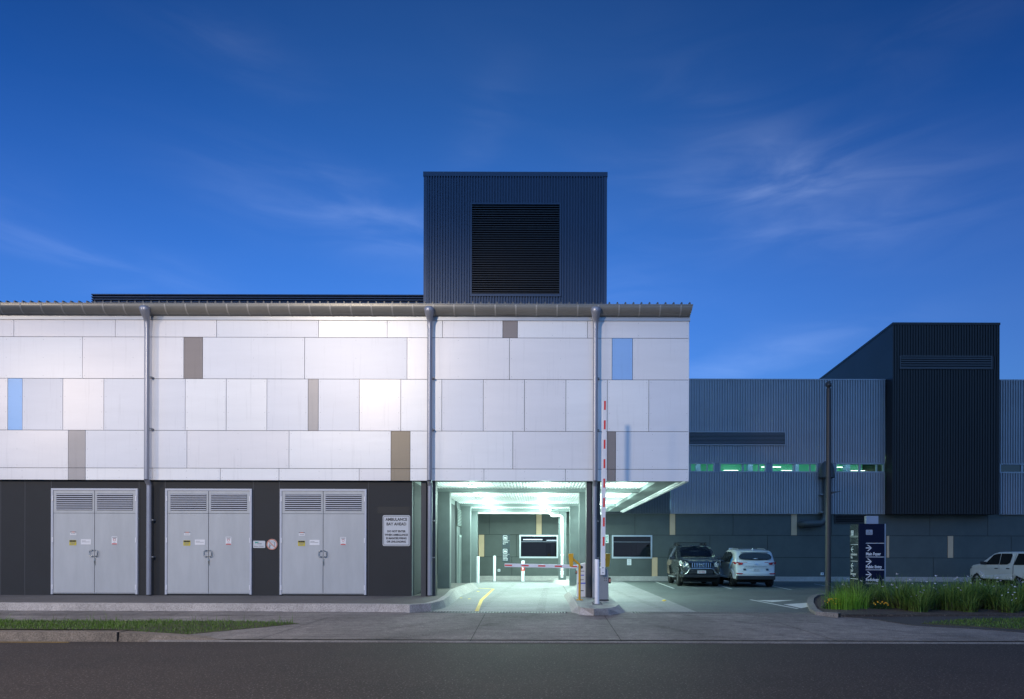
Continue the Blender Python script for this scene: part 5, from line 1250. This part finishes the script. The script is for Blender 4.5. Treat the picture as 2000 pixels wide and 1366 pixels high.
# ================================================================== VEHICLES
def lerp_profile(pts, x):
    for (a, b), (c, d_) in zip(pts, pts[1:]):
        if a <= x <= c: return b + (d_ - b) * (x - a) / max(c - a, 1e-6)
    return pts[-1][1] if x > pts[-1][0] else pts[0][1]
def make_car(t, S):
    """S: outline (u from nose, z), width, belt height, tumblehome, wheels, paint ..."""
    Ln, W2 = S['L'], S['W'] / 2; belt, th = S['belt'], S['tumble']
    top = S['top']                     # u -> z of bonnet, screen, roof, tail
    def wid(u, z):
        w_ = W2 - max(0, z - belt) * th - max(0, belt - .25 - z) * .05
        n_ = max(0, (S['nose'] - u) / S['nose']); w_ -= S['taper'] * n_ ** 2.2
        r_ = max(0, (u - (Ln - S['tail'])) / S['tail']); w_ -= S['taper_r'] * r_ ** 2.2
        return max(.2, w_)
    def bow(u, y):
        k = (abs(y) / W2) ** 2.4
        return u + S['bow'] * k * max(0, 1 - u / .9) - S['bow_r'] * k * max(0, 1 - (Ln - u) / .7)
    def P(u, y, z):                    # car space: +X right (facing -Y nose), nose at -Y
        return (y, bow(u, y) - Ln / 2, z)
    sill = S['sill']
    # outline with wheel arches
    ol = list(S['front'])              # from lower nose up
    ol += [(u, z) for u, z in top]
    ol += list(S['rear'])              # down the tail
    bot = []
    for wu in (S['wr'], S['wf']):
        ar = S['arch']; pts = []
        for k in range(9):
            a = R(180 * k / 8); pts.append((wu + ar * math.cos(a), max(sill, S['wr_z'] + ar * math.sin(a))))
        bot += [(wu + ar, sill)] + pts + [(wu - ar, sill)]
    ol += bot
    # inset copy
    def inset(o, e):
        n = len(o); out = []
        for i in range(n):
            a, b, c = Vector(o[i - 1]), Vector(o[i]), Vector(o[(i + 1) % n])
            d1 = (b - a); d2_ = (c - b)
            if d1.length < 1e-6: d1 = d2_
            if d2_.length < 1e-6: d2_ = d1
            n1_, n2_ = Vector((d1.y, -d1.x)).normalized(), Vector((d2_.y, -d2_.x)).normalized()
            nn_ = (n1_ + n2_)
            if nn_.length < .2: nn_ = n1_
            out.append(tuple(b + nn_.normalized() * e))
        return out
    # orientation: make inset go inward
    area = sum(ol[i - 1][0] * ol[i][1] - ol[i][0] * ol[i - 1][1] for i in range(len(ol)))
    e = .055 if area < 0 else -.055
    inn = inset(ol, e); mid = inset(ol, e * .35)
    bm = bmesh.new(); n = len(ol)
    rings = []
    ys = []
    for s in (-1, 1):
        pass
    def ring(o, yf):
        return [bm.verts.new(P(u, yf(u, z), z)) for u, z in o]
    sq = [ring(inn, lambda u, z: -wid(u, z)), ring(mid, lambda u, z: -wid(u, z) + .018), ring(ol, lambda u, z: -wid(u, z) + .06)]
    for f_ in (-.55, 0, .55):
        def yf(u, z, f_=f_): return f_ * (wid(u, z))
        sq.append([bm.verts.new(P(u, yf(u, z), z + (S['crown'] * (1 - f_ * f_) if z > belt - .1 else 0))) for u, z in ol])
    sq += [ring(ol, lambda u, z: wid(u, z) - .06), ring(mid, lambda u, z: wid(u, z) - .018), ring(inn, lambda u, z: wid(u, z))]
    for A, B in zip(sq, sq[1:]):
        for i in range(n):
            try: bm.faces.new((A[i], A[(i + 1) % n], B[(i + 1) % n], B[i]))
            except ValueError: pass
    caps = []
    for rg, sgn in ((sq[0], -1), (sq[-1], 1)):
        try: caps.append((bm.faces.new(rg if sgn > 0 else rg[::-1]), sgn))
        except ValueError: pass
    ef = []
    res = bmesh.ops.triangulate(bm, faces=[c[0] for c in caps])
    fs = res['faces']
    es = list({e_ for f_ in fs for e_ in f_.edges if all(g in fs for g in e_.link_faces)})
    bmesh.ops.subdivide_edges(bm, edges=es, cuts=3, use_grid_fill=True)
    bmesh.ops.recalc_face_normals(bm, faces=bm.faces[:])
    for f_ in bm.faces: f_.smooth = True
    me = bpy.data.meshes.new('body'); bm.to_mesh(me); bm.free(); me.materials.append(S['paint'])
    o = bpy.data.objects.new('body', me); COL.objects.link(o); o.parent = t
    md = o.modifiers.new('edge', 'EDGE_SPLIT'); md.split_angle = R(38)
    def side(pts, eps, m, name, parent=None, both=True, thick=False):
        out = []
        for s in ((-1, 1) if both else (both_side,)):
            q = MB(); q.face([P(u, s * (wid(u, z) + eps), z) for u, z in pts]); out.append(q.build(name, m, parent or t, local=True))
        return out
    def end(pts, m, name, parent=None):     # pts (u,y,z)
        return MB().face([P(*p_) for p_ in pts]).build(name, m, parent or t, local=True)
    return P, wid, side, end, o

def wheel(t, x, yl, z, r, wdt, side_, spokes=6):
    s = side_
    prof = [(r * .62, .5), (r * .9, .5), (r, .36), (r, -.36), (r * .9, -.5), (r * .6, -.5)]
    N = 24; m = MB()
    vs = [(x + s * k * wdt, yl + q * math.cos(2 * math.pi * i / N), z + q * math.sin(2 * math.pi * i / N)) for q, k in prof for i in range(N)]
    m.idx(vs, [(j * N + i, j * N + (i + 1) % N, (j + 1) * N + (i + 1) % N, (j + 1) * N + i) for j in range(len(prof) - 1) for i in range(N)], 0, True)
    w_ = m.build('wheel', M['rubber'], t, local=True)
    xo = x + s * wdt * .40
    m = MB().disc((xo - s * .05, yl, z), r * .62, (s, 0, 0), 24, 1)
    ring = [(xo + s * .012, yl + q * math.cos(2 * math.pi * i / N), z + q * math.sin(2 * math.pi * i / N)) for q in (r * .64, r * .56) for i in range(N)]
    m.idx(ring, [(i, (i + 1) % N, N + (i + 1) % N, N + i) for i in range(N)])
    for k in range(spokes):
        a = 2 * math.pi * k / spokes; c, sn = math.cos(a), math.sin(a); hw = r * .10
        q = [(-hw * .9, r * .08), (hw * .9, r * .08), (hw, r * .60), (-hw, r * .60)]
        m.face([(xo + s * .01, yl + c * v + -sn * u, z + sn * v + c * u) for u, v in q])
    m.disc((xo + s * .02, yl, z), r * .13, (s, 0, 0), 12)
    m.build('rim', [M['rim'], M['black']], w_, local=True)

def car_common(t, S, P, wid, side):
    for s in (-1, 1):
        for wu in (S['wf'], S['wr']):
            x = s * (wid(wu, .5) - .13); wheel(t, x, P(wu, 0, 0)[1], S['wr_r'], S['wr_r'], .235, s, S.get('spokes', 6))
    MB().box(-S['W'] / 2 + .16, S['W'] / 2 - .16, -S['L'] / 2 + .35, S['L'] / 2 - .35, .20, S['belt'] - .4).build('underbody', M['black'], t, local=True)
def mirror(t, P, wid, u, z, m, sz=.12):
    for s in (-1, 1):
        y = s * (wid(u, z) + .12); c = Vector(P(u, 0, z)); c.x = y
        q = MB(); q.prism([(c.x - .13, c.y, c.z - .06), (c.x + .13, c.y, c.z - .05), (c.x + .13, c.y, c.z + .07), (c.x + .10, c.y, c.z + .10), (c.x - .13, c.y, c.z + .08)], (0, .11, 0))
        o = q.build('mirror', m, t, local=True, bevel=.02)
        MB().box(c.x - s * .2 - .08, c.x - s * .2 + .08, c.y + .03, c.y + .08, c.z - .05, c.z - .0).build('mirror_arm', M['rubber'], o, local=True)

# --- dark four-wheel drive, nose to the road
paint_d = mat('dark_slate_metallic', (0.045, 0.052, 0.055), 0.25, 0.5, coat=0.8)
chrome = mat('chrome', (0.42, 0.43, 0.44), 0.22, 1.0); lampglass = mat('lamp_lens', (0.45, 0.48, 0.5), 0.12, 0.5, coat=0.5); plastic = mat('black_plastic', (0.018, 0.018, 0.02), 0.6)
plate = mat('number_plate', (0.62, 0.60, 0.58), 0.5)
S = dict(L=4.76, W=1.885, belt=1.13, tumble=.25, nose=.9, taper=.14, tail=.8, taper_r=.08, bow=.22, bow_r=.10, crown=.03, sill=.43, arch=.47, wr_z=.40, wr_r=.385, wf=.95, wr=3.74, paint=paint_d, spokes=6,
         front=[(.16, .40), (.04, .50), (.0, .66), (.02, .80), (.03, 1.02)], top=[(.09, 1.10), (.25, 1.15), (.75, 1.22), (1.22, 1.27), (1.62, 1.55), (1.98, 1.76), (2.3, 1.825), (2.9, 1.845), (3.7, 1.825), (4.35, 1.77)],
         rear=[(4.50, 1.68), (4.68, 1.20), (4.75, 1.05), (4.76, .65), (4.70, .44)])
p = Vector((XX(1363.5, 31.0), 31.0, 0)); yaw = math.atan(75 / 1333); gz = yz(31)
ax = Vector((math.sin(yaw), math.cos(yaw)))
ctr = Vector((XX(1362.5, 30.6), 30.6)) + ax * (4.76 / 2 - .95)
suv = thing('parked_car', (ctr.x, ctr.y, gz + .005), 'dark four wheel drive with roof rack and chrome bar grille, parked nose outwards', 'car', 'parked vehicles', -yaw)
P, wid, side, end, body = make_car(suv, S); car_common(suv, S, P, wid, side)
side([(1.45, 1.17), (2.03, 1.68), (2.35, 1.73), (2.52, 1.735), (2.52, 1.17)], .012, M['carglass'], 'front_window')
side([(2.60, 1.17), (2.60, 1.735), (3.4, 1.72), (3.5, 1.17)], .012, M['carglass'], 'rear_window')
side([(3.6, 1.18), (3.5, 1.715), (4.2, 1.68), (4.42, 1.3), (4.3, 1.18)], .012, M['carglass'], 'quarter_window')
ws = lambda y: [(1.27, -y, 1.315), (1.27, y, 1.315)]
e_ = .02
end([(1.25, -.70, 1.31), (1.22, 0, 1.335), (1.25, .70, 1.31), (1.60, .665, 1.56), (1.95, .60, 1.765), (1.92, 0, 1.80), (1.95, -.60, 1.765), (1.60, -.665, 1.56)], M['carglass'], 'windscreen')
MB().prism([P(1.235, -.55, 1.322), P(1.235, .45, 1.322), P(1.23, .45, 1.335), P(1.23, -.55, 1.335)], (0, .02, 0)).build('wipers', plastic, suv, local=True)
# grille
g = MB().face([P(.0, -.47, .84), P(.0, .47, .84), P(.02, .52, 1.05), P(.02, -.52, 1.05)])
g.v = [v - Vector((0, .015, 0)) for v in g.v]; gr = g.build('grille', M['black'], suv, local=True)
m = MB()
for k in (-4, -3, -2, -1, 1, 2, 3, 4):
    y = k * .098; q = [P(-.0, y - .013, .85), P(-.0, y + .013, .85), P(.02, y + .013, 1.04), P(.02, y - .013, 1.04)]
    m.prism([Vector(v) - Vector((0, .05, 0)) for v in q], (0, .03, 0))
m.prism([Vector(v) - Vector((0, .045, 0)) for v in (P(.02, -.56, 1.05), P(.02, .56, 1.05), P(.06, .58, 1.095), P(.06, -.58, 1.095))], (0, .05, 0))
m.build('grille_bars', chrome, gr, local=True)
ring = MB(); cxx, czz = 0, .945; N = 20
for rx, rz, oz in ((.10, .062, 0), (.036, .06, 0), (.07, .022, .03)):
    ring.tube([(rx * math.cos(2 * math.pi * k / N), P(0, 0, 0)[1] - .07, czz + oz + rz * math.sin(2 * math.pi * k / N)) for k in range(N + 1)], .010, 6, 0, False)
ring.build('badge', chrome, gr, local=True)
for s in (-1, 1):
    pts = [(.03, s * .56, .88), (.03, s * .53, 1.0), (.10, s * .66, 1.10), (.30, s * .86, 1.15), (.38, s * .905, 1.06), (.22, s * .88, .95), (.08, s * .74, .86)]
    q = MB().face([Vector(P(u - .035, y, z)) - Vector((0, .012, 0)) + Vector((s * .012, 0, 0)) for u, y, z in pts])
    hl = q.build('headlight', lampglass, suv, local=True)
    c = Vector(P(.07, s * .70, .975)) - Vector((0, .055, 0)); MB().tube([c, c + Vector((0, .03, 0))], .062, 16).build('reflector', chrome, hl, local=True)
    c = Vector(P(.10, s * .80, .60)) - Vector((0, .05, 0)); fo = MB().tube([c, c + Vector((0, .05, 0))], [.07, .085], 16).build('fog_light', plastic, suv, local=True)
    MB().disc(c - Vector((0, .003, 0)), .055, (0, -1, 0), 14).build('fog_lens', lampglass, fo, local=True)
nb = MB().tube([Vector(P(.0, y, z)) - Vector((0, .07, 0)) for y, z in ((-.76, .50), (-.60, .60), (-.50, .765), (-.38, .80), (.38, .80), (.50, .765), (.60, .60), (.76, .50))], .035, 10); nb.build('nudge_bar', chrome, suv, local=True)
MB().box(-.80, .80, P(0, 0, 0)[1] - .03, P(0, 0, 0)[1] + .25, .40, .545).build('bumper', plastic, suv, local=True, bevel=.03)
MB().box(-.5, .5, P(0, 0, 0)[1] - .025, P(0, 0, 0)[1] + .1, .57, .74).build('air_intake', plastic, suv, local=True)
np_ = MB().box(-.185, .185, P(0, 0, 0)[1] - .075, P(0, 0, 0)[1] - .055, .585, .715).build('number_plate', plate, suv, local=True)
MB().text('864 XHG', .095, (0, P(0, 0, 0)[1] - .078, .615), align='CENTER', sx=.72, bold=.002).build('plate_lettering', M['signred'], np_, local=True)
mirror(suv, P, wid, 1.55, 1.22, paint_d)
m = MB()
for y in (-.62, .62): m.tube([P(2.2, y, 1.86), P(2.35, y, 1.905), P(3.9, y, 1.89), P(4.1, y, 1.84)], .02, 8)
for u in (2.55, 3.5): m.box(-.68, .68, u - 4.76 / 2 - .04, u - 4.76 / 2 + .04, 1.945, 1.975)
for u in (2.55, 3.5):
    for y in (-.62, .62): m.box(y - .05, y + .05, u - 2.38 - .05, u - 2.38 + .05, 1.85, 1.946)
m.build('roof_rack', plastic, suv, local=True)
m = MB()
for s in (-1, 1): m.box(s * .93 - .07, s * .93 + .07, 1.45 - 2.38, 3.2 - 2.38, .36, .41)
m.build('side_step', M['cabgrey'], suv, local=True)
side([(2.2, .98), (2.38, .98), (2.38, 1.015), (2.2, 1.015)], .02, chrome, 'door_handle'); side([(3.15, .98), (3.33, .98), (3.33, 1.015), (3.15, 1.015)], .02, chrome, 'door_handle')

# --- white hatchback SUV, tail to the road
paint_w = mat('white_car_paint', (0.62, 0.63, 0.64), 0.25, 0.0, coat=0.6)
S = dict(L=4.48, W=1.855, belt=1.05, tumble=.30, nose=.9, taper=.16, tail=.9, taper_r=.13, bow=.22, bow_r=.20, crown=.03, sill=.34, arch=.43, wr_z=.37, wr_r=.355, wf=.91, wr=3.58, paint=paint_w, spokes=5,
         front=[(.14, .34), (.03, .45), (.0, .62), (.03, .82)], top=[(.12, .93), (.5, 1.02), (1.15, 1.09), (1.6, 1.34), (2.0, 1.55), (2.35, 1.625), (2.9, 1.645), (3.5, 1.61), (3.95, 1.55), (4.12, 1.50)],
         rear=[(4.30, 1.20), (4.38, 1.10), (4.42, .98), (4.40, .78), (4.46, .72), (4.48, .55), (4.40, .34)])
ctr = Vector((XX(1467, 30.0), 30.0)) + ax * (3.58 - 4.48 / 2)
hat = thing('parked_car', (ctr.x, ctr.y, yz(30) + .005), 'white hatchback with blue side graphics and red tail lights, parked nose to the wall', 'car', 'parked vehicles', math.pi - yaw)
P, wid, side, end, body = make_car(hat, S); car_common(hat, S, P, wid, side)
side([(1.5, 1.09), (2.05, 1.49), (2.35, 1.53), (2.5, 1.535), (2.5, 1.09)], .012, M['carglass'], 'front_window')
side([(2.58, 1.09), (2.58, 1.535), (3.2, 1.52), (3.55, 1.42), (3.62, 1.30), (3.42, 1.09)], .012, M['carglass'], 'rear_window')
end([(1.17, -.68, 1.12), (1.17, .68, 1.12), (1.95, .56, 1.56), (1.95, -.56, 1.56)], M['carglass'], 'windscreen')
# rear glass: rounded lozenge on the tail
def tail_u(z): return lerp_profile([(.34, 4.40), (.55, 4.48), (.72, 4.46), (.78, 4.40), (.98, 4.42), (1.10, 4.38), (1.20, 4.30), (1.50, 4.12)], z)
def tailface(pts, m, name, eps=.018, parent=None, th=0):
    q = MB().face([Vector(P(tail_u(z), y, z)) + Vector((0, eps, eps * .3)) for y, z in pts]); return q.build(name, m, parent or hat, local=True)
tailface([(-.70, 1.29), (-.66, 1.20), (-.45, 1.165), (0, 1.155), (.45, 1.165), (.66, 1.20), (.70, 1.29), (.62, 1.40), (.50, 1.445), (0, 1.465), (-.50, 1.445), (-.62, 1.40)], M['carglass'], 'rear_screen', .065)
tail_red = mat('tail_light_red', (0.36, 0.012, 0.012), 0.18, coat=.5); 
for s in (-1, 1):
    q = MB().face([Vector(P(tail_u(z) - du, y, z)) + Vector((s * .02, .028, 0)) for y, z, du in ((s * .50, 1.06, 0), (s * .55, .97, 0), (s * .74, .955, .0), (s * .86, 1.0, .1), (s * .905, 1.09, .2), (s * .70, 1.075, 0))])
    tl = q.build('tail_light', tail_red, hat, local=True)
    tailface([(s * .54, .60), (s * .60, .555), (s * .80, .56), (s * .84, .61)], tail_red, 'rear_reflector', .025)
tailface([(-.52, 1.055), (.52, 1.055), (.52, 1.075), (-.52, 1.075)], tail_red, 'light_bar', .024)
tailface([(-.07, .985), (-.05, .965), (.05, .965), (.07, .985), (.05, 1.005), (-.05, 1.005)], chrome, 'badge', .026)
np_ = tailface([(-.18, .69), (.18, .69), (.18, .79), (-.18, .79)], plate, 'number_plate', .035)
MB().text('458 XGS', .09, (0, P(4.44, 0, 0)[1] + .042, .715), ux=(-1, 0, 0), align='CENTER', sx=.72, bold=.002).build('plate_lettering', M['ink2'], np_, local=True)
for s in (-1, 1): tailface([(s * .42, .715), (s * .53, .715), (s * .53, .80), (s * .42, .80)], M['signdark'], 'sticker', .02)
m = MB().text('ON CALL COMMUNITY HEALTH SERVICE', .052, (0, P(4.44, 0, 0)[1] + .03, .885), ux=(-1, 0, 0), align='CENTER', sx=.95, bold=.001); m.build('tail_lettering', M['ink2'], hat, local=True)
gline = MB().face([Vector(P(tail_u(z), y, z)) + Vector((0, .012, 0)) for y, z in ((-.60, .668), (.60, .668), (.60, .676), (-.60, .676))])
gline.build('tailgate_seam', M['ink2'], hat, local=True)
yr = P(4.48, 0, 0)[1]
MB().box(-.80, .80, yr - .25, yr + .012, .33, .50).build('bumper', plastic, hat, local=True, bevel=.03)
blue = mat('blue_vinyl', (0.03, 0.22, 0.55), .35)
side([(3.55, .95), (3.85, 1.28), (3.98, 1.24), (3.68, .90)], .014, blue, 'blue_graphic'); side([(3.45, .80), (3.53, .93), (3.66, .88), (3.58, .77)], .014, mat('pale_blue_vinyl', (.2, .42, .6), .4), 'pale_graphic'); side([(3.68, .78), (3.74, .87), (3.80, .84), (3.74, .75)], .014, blue, 'blue_graphic')
mirror(hat, P, wid, 1.5, 1.10, paint_w)
m = MB().prism([P(3.72, -.03, 1.60), P(3.72, .03, 1.60), P(3.80, .01, 1.69), P(3.80, -.01, 1.69)], (0, .08, -.03)); m.build('antenna', M['whitepost'], hat, local=True)
m = MB()
for y in (-.57, .57): m.tube([P(2.3, y, 1.65), P(2.5, y, 1.68), P(3.5, y, 1.655), P(3.75, y, 1.61)], .015, 8)
m.build('roof_rails', M['cabgrey'], hat, local=True)
MB().box(-.58, .58, P(3.98, 0, 0)[1], P(4.2, 0, 0)[1], 1.50, 1.535).build('spoiler', paint_w, hat, local=True, bevel=.012)
side([(2.1, .90), (2.3, .90), (2.3, .93), (2.1, .93)], .02, paint_w, 'door_handle'); side([(3.05, .93), (3.25, .93), (3.25, .96), (3.05, .96)], .02, paint_w, 'door_handle')

# --- white pickup with canopy, seen from the side
S = dict(L=5.28, W=1.815, belt=1.13, tumble=.24, nose=.9, taper=.2, tail=.6, taper_r=.05, bow=.25, bow_r=.05, crown=.03, sill=.46, arch=.47, wr_z=.40, wr_r=.385, wf=.95, wr=3.95, paint=paint_w, spokes=6,
         front=[(.12, .42), (.03, .55), (.02, .78), (.06, .92)], top=[(.22, 1.04), (.6, 1.14), (1.25, 1.22), (1.75, 1.52), (2.10, 1.72), (2.4, 1.775), (3.2, 1.78), (3.6, 1.78), (4.9, 1.77), (5.12, 1.72)],
         rear=[(5.22, 1.15), (5.27, 1.08), (5.28, .6), (5.2, .46)])
dfr = 33.9; xl_ = XX(1907, dfr)
cx_, cy_ = xl_ + S['W'] / 2 - .02, dfr + .95 - S['L'] / 2
pk = thing('pickup_truck', (cx_, cy_, .0), 'white dual cab pickup with dark canopy windows parked beyond the garden bed', 'pickup truck', 'parked vehicles', math.pi)
P, wid, side, end, body = make_car(pk, S); car_common(pk, S, P, wid, side)
side([(1.6, 1.17), (2.12, 1.64), (2.4, 1.695), (2.62, 1.70), (2.62, 1.18)], .012, M['carglass'], 'front_window')
side([(2.66, 1.18), (2.66, 1.70), (3.35, 1.70), (3.42, 1.62), (3.36, 1.28), (3.2, 1.19)], .012, M['carglass'], 'rear_window')
side([(3.62, 1.18), (3.78, 1.70), (5.0, 1.69), (5.1, 1.2)], .012, M['carglass'], 'canopy_window')
end([(1.27, -.66, 1.25), (1.27, .66, 1.25), (2.05, .56, 1.72), (2.05, -.56, 1.72)], M['carglass'], 'windscreen')
side([(2.35, .98), (2.58, .98), (2.58, 1.02), (2.35, 1.02)], .02, plastic, 'door_handle'); side([(3.15, .99), (3.38, .99), (3.38, 1.03), (3.15, 1.03)], .02, plastic, 'door_handle')
side([(3.52, .5), (3.535, .5), (3.60, 1.1), (3.66, 1.7), (3.64, 1.7), (3.58, 1.1)], .006, M['ink2'], 'bed_gap')
side([(.18, .98), (.42, 1.04), (.55, 1.03), (.3, .93)], .01, lampglass, 'headlight')
side([(2.63, .52), (2.638, .52), (2.645, 1.16), (2.635, 1.16)], .006, M['ink2'], 'door_gap')
mirror(pk, P, wid, 1.62, 1.22, plastic)

# ================================================================== STREET LAMP OPPOSITE (behind the viewer; its glow is mirrored in the white panels)
def street_lamp(x, y, h, power, col, lab, aim):
    t = thing('street_lamp', (x, y - 1.6, 0), lab, 'street lamp', 'street lamps across the road')
    MB().tube([(x, y - 1.6, 0), (x, y - 1.6, h - .3), (x, y - 1.3, h + .02), (x, y - .4, h + .12)], [.11, .07, .05, .04], 12).build('pole', M['polemat'], t)
    MB().box(x - .16, x + .16, y - .45, y + .3, h + .06, h + .2).build('lamp_head', M['polemat'], t, bevel=.03)
    MB().face([(x - .12, y - .3, h + .055), (x + .12, y - .3, h + .055), (x + .12, y + .25, h + .055), (x - .12, y + .25, h + .055)]).build('lamp_lens', M['lampglow'], t)
    ld = bpy.data.lights.new('lamp', 'SPOT'); ld.energy = power; ld.color = col; ld.spot_size = R(98); ld.spot_blend = .4; ld.shadow_soft_size = .8
    lo = bpy.data.objects.new('lamp_bulb', ld); COL.objects.link(lo); lo.parent = t
    lo.location = (0, 1.6, h - .02); lo.rotation_euler = (Vector(aim) - Vector((x, y, h))).to_track_quat('-Z', 'Y').to_euler()
street_lamp(-9.2, 1.6, 11.8, 2100, (1.0, .84, .66), 'tall street lamp across the road behind the viewer', (-6.2, 10, 2.0))
street_lamp(-27.0, 1.6, 11.4, 1400, (1.0, .80, .60), 'second tall street lamp across the road, further along to the left', (-21.0, 10, 2.0))

sc.render.engine = 'CYCLES'; sc.cycles.use_denoising = True; sc.cycles.max_bounces = 8
sc.cycles.sample_clamp_indirect = 6.0
